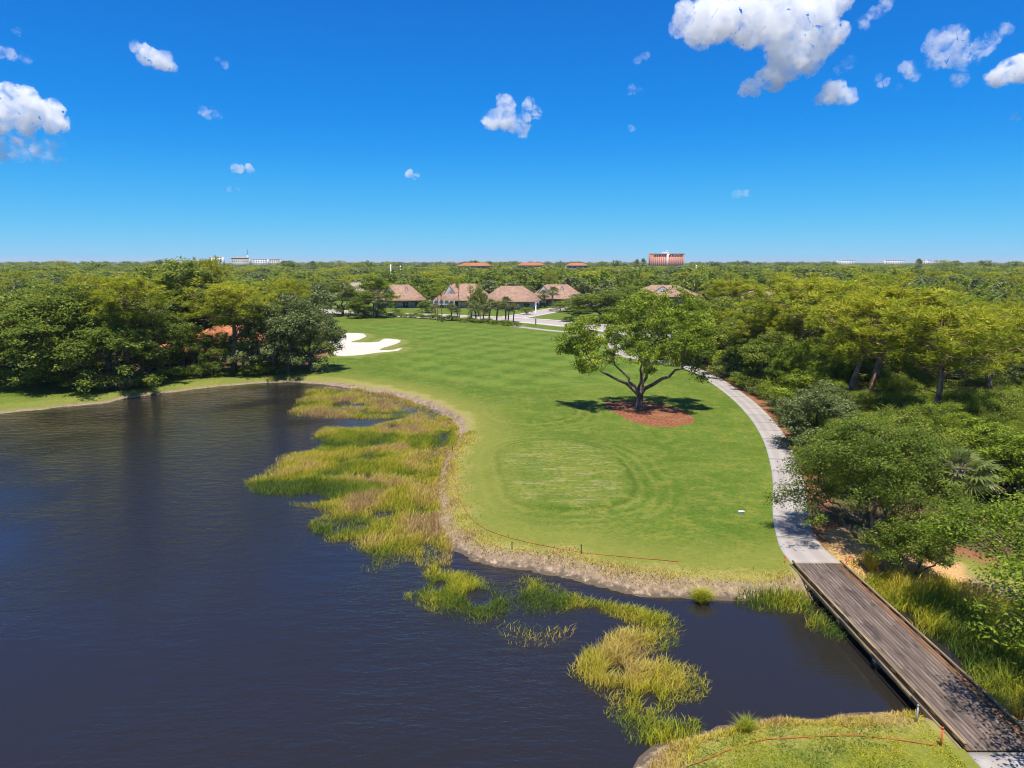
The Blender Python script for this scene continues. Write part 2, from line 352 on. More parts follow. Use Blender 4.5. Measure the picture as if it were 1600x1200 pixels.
def ground_material():
    t = NT('turf, banks and litter')
    A = {k: t.attr(k) for k in ('dsh', 'dbun', 'dtee', 'dtee2', 'dfair', 'dfor', 'dsand', 'dpath')}
    n_big = t.noise(0.055, 4, 0.6); n_mid = t.noise(0.35, 4, 0.65); n_fine = t.noise(2.6, 4, 0.7); n_gr = t.noise(9.0, 3, 0.7)
    str_ = t.noise(0.25, 3, 0.6, sc3=(1.0, 0.25, 1.0)); tone = t.noise(0.12, 3, 0.6, sc3=(0.35, 1.2, 1))
    g = t.mix(t.ss(n_big, 0.35, 0.65), (0.068, 0.122, 0.010), (0.109, 0.158, 0.018))
    g = t.mix(t.math('MULTIPLY', t.ss(n_mid, 0.40, 0.72), 0.55), g, (0.138, 0.172, 0.030))
    g = t.mix(t.math('MULTIPLY', t.ss(str_, 0.50, 0.75), 0.45), g, (0.150, 0.165, 0.037))
    # fairway, mown in broad crossing stripes
    fw = t.ss(A['dfair'], -0.6, 0.6)
    rot = t.n('VectorRotate', {'Vector': t.pos(), 'Angle': R(28)}, rotation_type='Z_AXIS')
    w1 = t.n('TexWave', {'Vector': rot.outputs[0], 'Scale': 0.045, 'Distortion': 2.0, 'Detail': 2.0}).outputs['Fac']
    rot2 = t.n('VectorRotate', {'Vector': t.pos(), 'Angle': R(-50)}, rotation_type='Z_AXIS')
    w2 = t.n('TexWave', {'Vector': rot2.outputs[0], 'Scale': 0.038, 'Distortion': 2.0, 'Detail': 2.0}).outputs['Fac']
    fg = t.mix(t.ss(t.math('ADD', w1, w2), 0.4, 1.6), (0.050, 0.116, 0.009), (0.120, 0.189, 0.023))
    fg = t.mix(t.math('MULTIPLY', t.ss(tone, 0.52, 0.75), 0.5), fg, (0.159, 0.197, 0.041))
    g = t.mix(t.math('MULTIPLY', t.ss(w1, 0.25, 0.75), 0.22), g, (0.055, 0.114, 0.012))
    g = t.mix(t.math('MULTIPLY', fw, 0.85), g, fg)
    edge = t.math('SUBTRACT', 1.0, t.ss(t.math('ABSOLUTE', t.math('ADD', A['dfair'], 0.4)), 0.15, 0.6))
    g = t.mix(t.math('MULTIPLY', edge, 0.35), g, (0.165, 0.190, 0.041))
    # tees: mown rings round the plateau, bare scuffs on it
    for key in ('dtee', 'dtee2'):
        d = A[key]; wob = t.math('ADD', d, t.math('ADD', t.math('MULTIPLY', t.math('SUBTRACT', n_mid, 0.5), 0.4), t.math('MULTIPLY', t.math('SUBTRACT', n_big, 0.5), 1.0)))
        ring = t.math('SINE', t.math('MULTIPLY', wob, 5.2))
        zone = t.math('MULTIPLY', t.ss(d, -6.5, -1.0), t.math('SUBTRACT', 1.0, t.ss(d, -0.3, 0.1)))
        g = t.mix(t.math('MULTIPLY', t.math('MULTIPLY', t.ss(ring, 0.2, 0.9), zone), 0.55), g, (0.170, 0.178, 0.039))
        g = t.mix(t.math('MULTIPLY', t.math('MULTIPLY', t.ss(t.math('MULTIPLY', ring, -1.0), 0.3, 0.9), zone), 0.42), g, (0.050, 0.089, 0.009))
        line = t.math('SUBTRACT', 1.0, t.ss(t.math('ABSOLUTE', t.math('ADD', wob, 0.35)), 0.10, 0.32))
        g = t.mix(t.math('MULTIPLY', line, 0.62 if key == 'dtee' else 0.35), g, (0.045, 0.073, 0.008))
    on = t.ss(A['dtee'], 0.0, 0.8)
    g = t.mix(t.math('MULTIPLY', on, 0.60), g, (0.138, 0.165, 0.028))
    scuff = t.math('MULTIPLY', on, t.ss(t.noise(0.8, 5, 0.7, sc3=(0.4, 1.6, 1)), 0.50, 0.62))
    g = t.mix(t.math('MULTIPLY', scuff, 0.75), g, (0.270, 0.238, 0.102))
    # grain of the turf
    mot = t.noise(0.7, 5, 0.7); g = t.mix(t.math('MULTIPLY', t.ss(mot, 0.46, 0.62), 0.60), g, (0.187, 0.188, 0.029)); g = t.mix(t.math('MULTIPLY', t.ss(t.noise(0.16, 4, 0.65), 0.48, 0.64), 0.55), g, (0.057, 0.105, 0.008))
    g = t.mix(t.math('MULTIPLY', t.ss(n_fine, 0.44, 0.66), 0.60), g, (0.041, 0.073, 0.007))
    g = t.mix(t.math('MULTIPLY', t.ss(n_gr, 0.50, 0.70), 0.55), g, (0.177, 0.202, 0.046))
    # drier rough towards the water, less so on the left shore
    lx = t.n('SeparateXYZ', {0: t.pos()}).outputs[0]; near_w = t.math('ADD', 0.30, t.math('MULTIPLY', t.ss(lx, -40.0, -16.0), 0.70))
    dn = t.math('ADD', A['dsh'], t.math('MULTIPLY', t.math('SUBTRACT', n_mid, 0.5), 4.0))
    dn2 = t.math('ADD', dn, t.math('MULTIPLY', t.math('SUBTRACT', n_fine, 0.5), 3.0))
    g = t.mix(t.math('MULTIPLY', t.math('SUBTRACT', 1.0, t.ss(dn2, 3.0, 9.0)), t.math('MULTIPLY', near_w, 0.62)), g, (0.199, 0.197, 0.039))
    g = t.mix(t.math('MULTIPLY', t.math('SUBTRACT', 1.0, t.ss(t.math('ADD', dn2, t.math('MULTIPLY', t.math('SUBTRACT', n_gr, 0.5), 2.5)), 1.8, 3.2)), t.math('MULTIPLY', near_w, 0.75)), g, (0.277, 0.238, 0.079))
    # sand lip round the bunker
    lip = t.ss(t.math('ADD', A['dbun'], t.math('MULTIPLY', n_mid, 3.0)), -1.5, 0.5)
    g = t.mix(t.math('MULTIPLY', lip, 0.6), g, (0.212, 0.202, 0.055))
    # bank
    lx = t.n('SeparateXYZ', {0: t.pos()}).outputs[0]
    dm = t.math('ADD', A['dsh'], t.math('MULTIPLY', t.math('SUBTRACT', n_fine, 0.5), 1.8))
    dm = t.math('ADD', dm, t.math('MULTIPLY', t.math('SUBTRACT', 1.0, t.ss(lx, -34.0, -16.0)), t.math('ADD', 0.35, t.math('MULTIPLY', n_mid, 0.7))))
    mud = t.mix(n_gr, (0.13, 0.090, 0.060), (0.34, 0.255, 0.17))
    mud = t.mix(t.ss(n_fine, 0.5, 0.7), mud, (0.40, 0.31, 0.20)); mud = t.mix(t.ss(t.noise(0.9, 4, 0.7), 0.52, 0.66), mud, (0.15, 0.105, 0.075))
    g = t.mix(t.math('SUBTRACT', 1.0, t.ss(dm, 0.85, 1.7)), g, mud)
    g = t.mix(t.math('SUBTRACT', 1.0, t.ss(dm, 0.05, 0.45)), g, (0.105, 0.080, 0.055))
    # litter under the trees, pine straw beside the path, bare sand by the bridge
    df = t.math('ADD', A['dfor'], t.math('MULTIPLY', t.math('SUBTRACT', n_mid, 0.5), 2.0))
    lit = t.mix(t.ss(n_fine, 0.35, 0.65), (0.055, 0.042, 0.022), (0.15, 0.085, 0.045))
    lit = t.mix(t.ss(n_big, 0.5, 0.6), lit, (0.07, 0.085, 0.025))
    straw = t.mix(n_gr, (0.15, 0.065, 0.03), (0.30, 0.145, 0.075))
    lit = t.mix(t.math('SUBTRACT', 1.0, t.ss(A['dfor'], 1.8, 3.2)), lit, straw)
    notl = t.ss(A['dsh'], 3.0, 5.0)
    g = t.mix(t.math('MULTIPLY', t.ss(df, -0.2, 0.4), notl), g, lit)
    sd = t.ss(t.math('ADD', A['dsand'], t.math('MULTIPLY', t.math('SUBTRACT', n_mid, 0.5), 2.0)), -0.4, 0.4)
    snd = t.mix(t.ss(n_gr, 0.3, 0.7), (0.36, 0.20, 0.085), (0.56, 0.36, 0.17))
    snd = t.mix(t.ss(n_fine, 0.62, 0.7), snd, (0.20, 0.14, 0.06))
    g = t.mix(sd, g, snd)
    h = t.math('ADD', t.math('MULTIPLY', n_fine, 0.6), t.math('MULTIPLY', n_gr, 0.5))
    return t.done(g, 0.95, t.bump(h, 0.06), 0.1)
ground = link('ground', np_mesh('ground', np.stack([GX.ravel(), GY.ravel(), GZ], 1), gF,
              attrs={k: fx[k] for k in ('dsh', 'dbun', 'dtee', 'dtee2', 'dfair', 'dfor', 'dsand', 'dpath')}, mat=ground_material(), smooth=True))
tag(ground, kind='structure')

# ------------------------------------------------------------------ water
def water_material():
    t = NT('dark pond water')
    a = t.noise(1.0, 3, 0.6, sc3=(0.6, 1.5, 1)); b = t.noise(3.4, 3, 0.65, sc3=(0.6, 1.5, 1)); calm = t.noise(0.05, 2, 0.5)
    xy = t.n('SeparateXYZ', {0: t.pos()})
    rip = t.math('MULTIPLY', t.ss(calm, 0.30, 0.60), t.math('SUBTRACT', 1.0, t.ss(xy.outputs[0], -2.0, 10.0)))
    rip = t.math('ADD', t.math('MULTIPLY', rip, 0.85), 0.10)
    h = t.math('MULTIPLY', t.math('ADD', t.math('MULTIPLY', a, 0.7), t.math('MULTIPLY', b, 0.28)), rip)
    return t.done((0.018, 0.0155, 0.0135), 0.05, t.bump(h, 0.22), 0.65, IOR=1.40)
wm = MB(); wm.add([(-300, -120, WZ), (120, -120, WZ), (120, 130, WZ), (-300, 130, WZ)], [(0, 1, 2, 3)])
tag(link('pond_water', wm.mesh('pond_water', water_material())), kind='structure')

# ------------------------------------------------------------------ bunker, mulch bed
def patch(name, poly, step, lift, mat, pad=0.6, dome=0.0):
    lo = poly.min(0)-pad; hi = poly.max(0)+pad
    ax = np.arange(lo[0], hi[0], step); ay = np.arange(lo[1], hi[1], step)
    X, Y = np.meshgrid(ax, ay); sh_ = X.shape; X, Y = X.ravel(), Y.ravel()
    sd = poly_sd(poly, X, Y)+0.12*vnoise(X, Y, 0.7, 4)
    Z = height(X, Y)+np.where(sd > 0, lift+dome*sstep(0, 3, sd), lift+np.clip(sd, -1, 0)*0.35)
    i0 = (np.arange(sh_[0]-1)[:, None]*sh_[1]+np.arange(sh_[1]-1)[None, :]).ravel()
    F = np.stack([i0, i0+1, i0+sh_[1]+1, i0+sh_[1]], 1)
    F = F[(sd[F] > -pad).any(1)]
    used, inv = np.unique(F, return_inverse=True)
    return link(name, np_mesh(name, np.stack([X, Y, Z], 1)[used], inv.reshape(F.shape), mat=mat, smooth=True))
def sand_mat():
    t = NT('bunker sand'); n = t.noise(1.2, 4, 0.6)
    return t.done(t.mix(n, (0.42, 0.385, 0.33), (0.55, 0.51, 0.45)), 0.95, t.bump(n, 0.12), 0.1)
tag(patch('bunker', bunker_poly, 0.5, 0.03, sand_mat(), 1.0), kind='structure')
def mulch_mat():
    t = NT('bark mulch'); n = t.noise(5.0, 4, 0.75); m = t.noise(0.6, 3, 0.6)
    c = t.mix(t.ss(n, 0.35, 0.68), (0.10, 0.036, 0.017), (0.35, 0.145, 0.070)); c = t.mix(t.math('MULTIPLY', t.ss(m, 0.5, 0.7), 0.4), c, (0.34, 0.17, 0.10))
    return t.done(c, 0.95, t.bump(n, 0.10), 0.1)
M['mulch'] = mulch_mat()
tag(patch('mulch_bed', mulch_poly, 0.25, 0.03, M['mulch'], 0.5, 0.10), kind='structure')

# ------------------------------------------------------------------ cart path of concrete slabs, roads
def path_mat():
    t = NT('weathered concrete'); n = t.noise(0.8, 4, 0.65); f = t.noise(6.0, 3, 0.6); ac = t.attr('across')
    edge = t.ss(t.math('ABSOLUTE', ac), 0.70, 0.95)
    trk = t.math('SUBTRACT', 1.0, t.ss(t.math('ABSOLUTE', t.math('SUBTRACT', t.math('ABSOLUTE', ac), 0.42)), 0.10, 0.36))
    c = t.mix(n, (0.288, 0.248, 0.223), (0.403, 0.360, 0.331))
    c = t.mix(t.math('MULTIPLY', trk, 0.55), c, (0.216, 0.191, 0.176))
    c = t.mix(t.math('MULTIPLY', edge, 0.6), c, (0.490, 0.454, 0.418))
    c = t.mix(t.math('MULTIPLY', f, 0.25), c, (0.202, 0.173, 0.151))
    c = t.mix(0.28, c, t.mix(t.n('ObjectInfo').outputs['Random'], (0.288, 0.259, 0.238), (0.432, 0.396, 0.360)))
    return t.done(c, 0.85, t.bump(f, 0.01), 0.2)
M['path'] = path_mat()
def resample(line, step):
    line = np.asarray(line, float); seg = np.linalg.norm(np.diff(line, axis=0), axis=1); s = np.concatenate([[0], np.cumsum(seg)])
    q = np.linspace(0, s[-1], max(2, int(round(s[-1]/step))+1))
    return np.stack([np.interp(q, s, line[:, 0]), np.interp(q, s, line[:, 1])], 1), q
def ribbon(line, w, lift, thick=0.12, nacross=6, zf=None):
    """solid strip that follows the ground"""
    d = np.gradient(line, axis=0); d /= np.linalg.norm(d, axis=1)[:, None]+1e-9; nrm = np.stack([d[:, 1], -d[:, 0]], 1)
    ac = np.linspace(-1, 1, nacross+1); w = np.broadcast_to(w, (len(line),))
    V = line[:, None, :]+nrm[:, None, :]*(ac[None, :, None]*w[:, None, None]/2)
    X, Y = V[..., 0].ravel(), V[..., 1].ravel()
    Z = (height(X, Y) if zf is None else zf(X, Y))+lift
    k = nacross+1; n = len(line)
    top = np.stack([X, Y, Z], 1); bot = top-[0, 0, thick]
    i0 = (np.arange(n-1)[:, None]*k+np.arange(k-1)[None, :]).ravel()
    F = [(a, a+1, a+k+1, a+k) for a in i0]; o = n*k
    for r in range(n-1):
        a = r*k; F.append((a, a+k, o+a+k, o+a)); a = r*k+k-1; F.append((a, o+a, o+a+k, a+k))
    for c in range(k-1):
        F.append((c, o+c, o+c+1, c+1)); a = (n-1)*k+c; F.append((a, a+1, o+a+1, o+a))
    return np.concatenate([top, bot]), F, np.tile(np.concatenate([np.tile(ac, n)]), 2)
BR_X0, BR_X1 = 16.95, 19.85          # the bridge runs away from the camera
BR_Y0, BR_Y1 = float(P(1500,1172,0.1)[1]), float(P(1275,880,0.1)[1])
def add_path(name, line, w, slab=4.0):
    root = tag(link(name, None, None, (line[0][0], line[0][1], 0)), kind='structure')
    pts, q = resample(line, 0.5); per = int(slab/0.5)
    for a in range(0, len(pts)-1, per):
        b = min(a+per, len(pts)-1)
        seg = pts[a:b+1].copy()
        if b-a < 2: continue
        dv = seg[1]-seg[0]; seg[0] += dv/np.linalg.norm(dv)*0.012
        ww = w(q[a:b+1]) if callable(w) else w
        V, F, ac = ribbon(seg, ww, 0.05)
        me = np_mesh('slab', V-[line[0][0], line[0][1], 0], [np.array(F)], attrs={'across': ac}, mat=M['path'])
        link('slab', me, root)
    return root
add_path('cart_path', path_line, lambda q: 2.45+0.5*(1-sstep(0, 5, q)))
add_path('cart_path', np.array([(18.4, BR_Y0-0.05), (18.4, 22), (18.9, 19), (20, 16), (22, 12)]), 2.9)
t_ = NT('pale road surface'); n_ = t_.noise(0.4, 4, 0.6)
M['road'] = t_.done(t_.mix(n_, (0.30, 0.255, 0.235), (0.40, 0.345, 0.32)), 0.9, None, 0.2)
t_ = NT('pale kerb concrete'); n_ = t_.noise(0.6, 4, 0.6)
M['kerb'] = t_.done(t_.mix(n_, (0.50, 0.46, 0.42), (0.62, 0.58, 0.53)), 0.9, None, 0.2)
def road(name, line, w, lift):
    pts, q = resample(line, 4.0); V, F, ac = ribbon(pts, w, lift, 0.25, 4, zf=lambda x, y: 0*x+0.08)
    tag(link(name, np_mesh(name, V, [np.array(F)], mat=M['road'])), kind='structure')
    for s in (-1, 1):
        d = np.gradient(pts, axis=0); d /= np.linalg.norm(d, axis=1)[:, None]; nr = np.stack([d[:, 1], -d[:, 0]], 1)
        V, F, ac = ribbon(pts+nr*s*(w/2+0.2), 0.38, lift+0.12, 0.4, 1, zf=lambda x, y: 0*x+0.08)
        tag(link('kerb', np_mesh('kerb', V, [np.array(F)], mat=M['kerb'])), kind='structure')
road('road', road_line, 12.5, 0.05)
road('side_street', road2_line, 8.0, 0.056)

# ------------------------------------------------------------------ timber bridge
def wood_mat(name, a, b, stain=None, seed=0.0):
    t = NT(name); vec = t.n('TexCoord').outputs['Object']
    g = t.noise(2.2, 5, 0.7, vec, sc3=(9, 0.35, 4)); k = t.noise(1.1, 4, 0.6, t.pos(), sc3=(1.5, 0.5, 1)); r = t.n('ObjectInfo').outputs['Random']
    c = t.mix(t.ss(g, 0.32, 0.68), a, b); c = t.mix(t.math('MULTIPLY', r, 0.5), c, tuple(x*0.55 for x in a))
    if stain: c = t.mix(t.math('MULTIPLY', t.ss(k, 0.52, 0.68), 0.75), c, stain)
    return t.done(c, 0.8, t.bump(g, 0.015), 0.25)
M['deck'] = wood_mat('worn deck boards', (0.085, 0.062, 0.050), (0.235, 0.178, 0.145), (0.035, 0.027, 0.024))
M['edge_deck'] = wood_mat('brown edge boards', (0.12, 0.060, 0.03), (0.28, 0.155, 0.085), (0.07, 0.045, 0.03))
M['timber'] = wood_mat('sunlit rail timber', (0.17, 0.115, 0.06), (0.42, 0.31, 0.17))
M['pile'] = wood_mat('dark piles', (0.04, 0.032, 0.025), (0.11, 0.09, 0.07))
rg = np.random.default_rng(5)
bridge = thing('timber_bridge', 'long dark wooden plank bridge with low timber edge rails over the pond', 'bridge', ((BR_X0+BR_X1)/2, (BR_Y0+BR_Y1)/2, 0))
bo = np.array(((BR_X0+BR_X1)/2, (BR_Y0+BR_Y1)/2, 0.0)); BL = BR_Y1-BR_Y0; BW = BR_X1-BR_X0
def part_box(name, lo, hi, mat, parent, bevel=0.012):
    lo = np.array(lo, float); hi = np.array(hi, float); c = (lo+hi)/2; h = (hi-lo)/2; m = MB()
    b = min(bevel, h.min()*0.4)
    # box with chamfered top edges
    x, y, z = h
    V = [(-x,-y,-z),(x,-y,-z),(x,y,-z),(-x,y,-z),(-x,-y,z-b),(x,-y,z-b),(x,y,z-b),(-x,y,z-b),(-x+b,-y+b,z),(x-b,-y+b,z),(x-b,y-b,z),(-x+b,y-b,z)]
    F = [(0,3,2,1),(0,1,5,4),(1,2,6,5),(2,3,7,6),(3,0,4,7),(4,5,9,8),(5,6,10,9),(6,7,11,10),(7,4,8,11),(8,9,10,11)]
    m.add(V, F); o = link(name, m.mesh(name, mat), parent, c-(bo if parent is bridge else 0)); return o
nb = 15; pw = BW/nb
for i in range(nb):
    y = BR_Y0; k = 0
    cuts = [BR_Y0]+sorted(BR_Y0+BL*(np.array([0.25, 0.5, 0.75])+rg.uniform(-0.09, 0.09, 3)))+[BR_Y1]
    for a, b in zip(cuts[:-1], cuts[1:]):
        zt = 0.10+rg.uniform(-0.008, 0.008)
        part_box('plank', (BR_X0+i*pw+0.008, a+0.006, zt-0.07), (BR_X0+(i+1)*pw-0.008, b-0.006, zt), M['edge_deck'] if i in (0, nb-1, nb-2) else M['deck'], bridge)
for s, x in ((-1, BR_X0), (1, BR_X1)):
    xi = x-0.07 if s < 0 else x-0.09
    nseg = 5
    for k in range(nseg):
        a = BR_Y0+0.15+(BL-0.1)*k/nseg; b = BR_Y0+0.15+(BL-0.1)*(k+1)/nseg-0.012
        part_box('rail', (xi+0.02, a, 0.20), (xi+0.13, b, 0.29), M['timber'], bridge, 0.02)
        xo = x-0.20 if s < 0 else x+0.10
        part_box('edge_beam', (xo+0.02, a, -0.16), (xo+0.08, b, 0.08), M['timber'], bridge, 0.015)
    for y in np.arange(BR_Y0+0.5, BR_Y1-0.2, 1.5):
        part_box('rail_block', (xi+0.02, y, 0.10), (xi+0.12, y+0.35, 0.199), M['timber'], bridge)
for x in (BR_X0+0.05, (BR_X0+BR_X1)/2-0.07, BR_X1-0.2):
    part_box('stringer', (x, BR_Y0+0.1, -0.28), (x+0.15, BR_Y1-0.1, 0.012), M['pile'], bridge)
for y in np.linspace(BR_Y0+3.0, BR_Y1-2.5, 4):
    part_box('cross_beam', (BR_X0-0.1, y-0.12, -0.52), (BR_X1+0.1, y+0.12, -0.285), M['pile'], bridge)
    for x in (BR_X0+0.15, (BR_X0+BR_X1)/2, BR_X1-0.15):
        m = MB(); m.tube([(0, 0, -1.9), (0, 0, -0.525)], 0.13, 8); link('pile', m.mesh('pile', M['pile']), bridge, np.array((x, y, 0))-bo)

# ------------------------------------------------------------------ reeds: uncountable blades, one stuff object per bed
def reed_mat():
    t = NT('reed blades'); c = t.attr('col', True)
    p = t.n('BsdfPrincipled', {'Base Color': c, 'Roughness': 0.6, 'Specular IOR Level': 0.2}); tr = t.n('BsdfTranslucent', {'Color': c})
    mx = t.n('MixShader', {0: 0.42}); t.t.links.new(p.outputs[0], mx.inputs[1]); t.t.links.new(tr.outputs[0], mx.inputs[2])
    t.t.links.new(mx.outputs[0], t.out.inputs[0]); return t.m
M['reed'] = reed_mat()
REED = np.array([(0.10, 0.18, 0.02), (0.33, 0.38, 0.025), (0.56, 0.50, 0.030), (0.66, 0.52, 0.11), (0.56, 0.38, 0.16)])
def blades(x, y, z, h, w, lean, tone, rng, wind=(0.10, 0.0)):
    """bent two-step blades; tone 0..1 runs from dark green to straw"""
    n = len(x); an = rng.uniform(0, 2*np.pi, n); wx, wy = np.cos(an), np.sin(an)
    la = rng.uniform(0, 2*np.pi, n); lx = np.cos(la)*lean+wind[0]*h; ly = np.sin(la)*lean+wind[1]*h
    B = np.stack([x, y, z], 1); side = np.stack([wx*w/2, wy*w/2, 0*w], 1)
    mid = B+np.stack([lx*0.35, ly*0.35, h*0.65], 1); top = B+np.stack([lx*1.15, ly*1.15, h*0.92], 1)
    V = np.stack([B-side, B+side, mid+side*0.75, mid-side*0.75, top], 1).reshape(-1, 3)
    k = np.arange(n)*5
    F = [np.stack([k, k+1, k+2, k+3], 1), np.stack([k+3, k+2, k+4], 1)]
    t5 = np.clip(tone, 0, 0.999)*4; i = np.floor(t5).astype(int); fr = (t5-i)[:, None]
    c = REED[i]*(1-fr)+REED[np.minimum(i+1, 4)]*fr; c = c*rng.uniform(0.75, 1.15, (n, 1))
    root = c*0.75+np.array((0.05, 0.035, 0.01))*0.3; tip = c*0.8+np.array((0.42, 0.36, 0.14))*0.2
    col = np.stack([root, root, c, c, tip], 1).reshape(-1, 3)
    return V, F, col
def scatter_in(poly, dens, rng):
    lo, hi = poly.min(0)-1.6, poly.max(0)+1.6; n = int((hi[0]-lo[0])*(hi[1]-lo[1])*dens)
    x = rng.uniform(lo[0], hi[0], n); y = rng.uniform(lo[1], hi[1], n)
    sd = poly_sd(poly, x, y); return x, y, sd
def reed_bed(key, dens, hmean, holes=(), base_tone=0.42, label=''):
    rng = np.random.default_rng(abs(hash(key)) % 1000 if False else len(key)*7+ord(key[0]))
    x, y, sd = scatter_in(reed_poly[key], dens, rng)
    edge = 0.5*vnoise(x, y, 1.3, 6)+0.5*vnoise(x, y, 3.1, 7)
    dsh = -poly_sd(water_poly, x, y)
    keep = (sd+edge*0.9 > np.where((dsh > -3.2) & (key in ('main', 'upper', 'marsh')), -2.2, -0.15)) & (dsh < 0.4)
    for hx, hy, hr in holes:
        c = P(hx, hy, WZ); rr = hr*np.hypot(c[0], c[1])/FPX
        keep &= np.hypot((x-c[0]), (y-c[1])*0.75)+0.4*edge > rr
    thin = vnoise(x, y, 4.0, 11)+0.6*vnoise(x, y, 1.6, 12)
    keep &= (thin > -1.0) | (rng.random(len(x)) < 0.12)
    keep &= (sd > 0.5) | ((dsh > -3) & (key in ('main', 'upper', 'marsh'))) | (rng.random(len(x)) < 0.5+0.5*np.clip(sd, 0, 1))
    x, y, sd = x[keep], y[keep], sd[keep]; sd = np.maximum(sd, 0)
    patch_ = vnoise(x, y, 5.5, 13); p2 = vnoise(x, y, 2.2, 14); p3 = vnoise(x, y, 11.0, 15)
    tone = base_tone+0.36*patch_+0.42*p2+0.18*p3+0.16*vnoise(x, y, 0.9, 16)+rng.normal(0, 0.10, len(x))
    if key == 'main':                                     # a dark green tongue at the tip, other green drifts inside
        c = P(455, 768, WZ); dd = np.hypot((x-c[0])/8.0, (y-c[1])/2.6); tone = np.where(dd < 1, tone*0.25-0.05, tone)
        for gx_, gy_, rx, ry in ((670, 690, 3.5, 4.0), (570, 690, 6, 3.0), (585, 735, 4, 2.0), (640, 690, 4, 3)):
            c = P(gx_, gy_, WZ); dd = np.hypot((x-c[0])/rx, (y-c[1])/ry)+0.4*p2; tone = np.where(dd < 1, tone*0.45, tone)
    h = hmean*(0.65+0.35*sstep(0, 1.2, sd))*(1+0.22*patch_+0.22*p2+0.15*vnoise(x, y, 0.9, 19))*rng.uniform(0.7, 1.2, len(x))
    z = np.maximum(height(x, y), WZ-0.25)-0.05
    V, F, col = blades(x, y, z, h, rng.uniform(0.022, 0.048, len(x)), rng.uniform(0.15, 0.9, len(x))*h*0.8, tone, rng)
    o = link('reeds', np_mesh('reeds', V, F, cols={'col': col}, mat=M['reed']))
    return tag(o, label, 'reeds', kind='stuff')
reed_bed('main', 175, 0.72, base_tone=0.60, label='wide bed of yellow and dark green reeds along the curving bank')
reed_bed('upper', 95, 0.76, base_tone=0.66, holes=((535, 632, 14), (560, 634, 10)), label='yellowish reeds at the far corner of the pond')
reed_bed('chain', 330, 0.72, base_tone=0.36, holes=((748, 934, 24), (690, 915, 12)), label='long narrow chain of green reeds lying off the near bank')
reed_bed('spur', 75, 0.75, base_tone=0.62, label='small pale spur of reeds in open water beside the reed chain')
reed_bed('island', 340, 0.72, base_tone=0.36, holes=((968, 1052, 20), (1010, 1094, 20), (1000, 1122, 9)), label='ragged reed island with dark gaps nearest the south bank')
reed_bed('bank', 180, 0.95, base_tone=0.34, label='green reed clump at the foot of the bank beside the bridge')
reed_bed('bridge', 180, 0.95, base_tone=0.30, label='small green reed clump against the bridge side')
reed_bed('marsh', 200, 1.15, base_tone=0.34, label='dense bright green reed marsh on the far side of the bridge')
# rough grass on the banks
def rough_grass():
    rng = np.random.default_rng(77)
    x = np.concatenate([rng.uniform(-9, 22, 270000), rng.uniform(2, 17, 60000)]); y = np.concatenate([rng.uniform(29, 75, 270000), rng.uniform(21, 29, 60000)])
    f = fields(x, y); d = f['dsh']
    south = (y < 29) & (d > 1.0)
    pr = np.where(south, 0.85, np.exp(-((d-1.3)/0.95)**2)*0.95)
    ok = (d > 0.5) & (rng.random(len(x)) < pr) & (f['dpath'] > 1.6) & (f['dfor'] < 0) & ~((x > BR_X0-0.5) & (x < BR_X1+0.5) & (y < BR_Y1+1))
    x, y, d = x[ok], y[ok], d[ok]
    tone = 0.80-0.16*(d-1.0)+0.30*vnoise(x, y, 1.6, 21)+rng.normal(0, 0.12, len(x))
    south = (y < 29) & (d > 1.6); tone = np.where(south, 0.24+0.20*vnoise(x, y, 0.8, 26)+rng.normal(0, 0.10, len(x)), tone)
    h = rng.uniform(0.06, 0.24, len(x))*(1+0.6*vnoise(x, y, 1.1, 23)); h = np.where(south, h*0.5, h)
    V, F, col = blades(x, y, height(x, y)-0.02, h, rng.uniform(0.02, 0.05, len(x)), rng.uniform(0.02, 0.2, len(x)), tone, rng)
    tag(link('rough_grass', np_mesh('rough_grass', V, F, cols={'col': col}, mat=M['reed'])), 'tufty dry grass along the top of the pond bank', 'grass', kind='stuff')
rough_grass()

# ------------------------------------------------------------------ trees
def leaf_quads(c, nrm, size, asp, rng, var):
    """rhombic leaves: centres c, normals nrm"""
    n = len(c); nrm = nrm/(np.linalg.norm(nrm, axis=1)[:, None]+1e-9)
    r = rng.normal(size=(n, 3)); u = np.cross(nrm, r); u /= np.linalg.norm(u, axis=1)[:, None]+1e-9; v = np.cross(nrm, u)
    size = np.broadcast_to(size, (n,))[:, None]
    V = np.stack([c-u*size, c-v*size*asp, c+u*size, c+v*size*asp], 1).reshape(-1, 3)
    k = np.arange(n)*4
    return V, np.stack([k, k+1, k+2, k+3], 1), np.repeat(var, 4)
def bend(a, b, rng, n=5, sag=0.0, wob=0.12):
    a, b = np.asarray(a, float), np.asarray(b, float); L = np.linalg.norm(b-a); t = np.linspace(0, 1, n)[:, None]
    p = a+(b-a)*t; p[:, 2] += sag*L*np.sin(np.pi*t[:, 0])
    p[1:-1] += rng.normal(0, wob*L/n, (n-2, 3)); return p
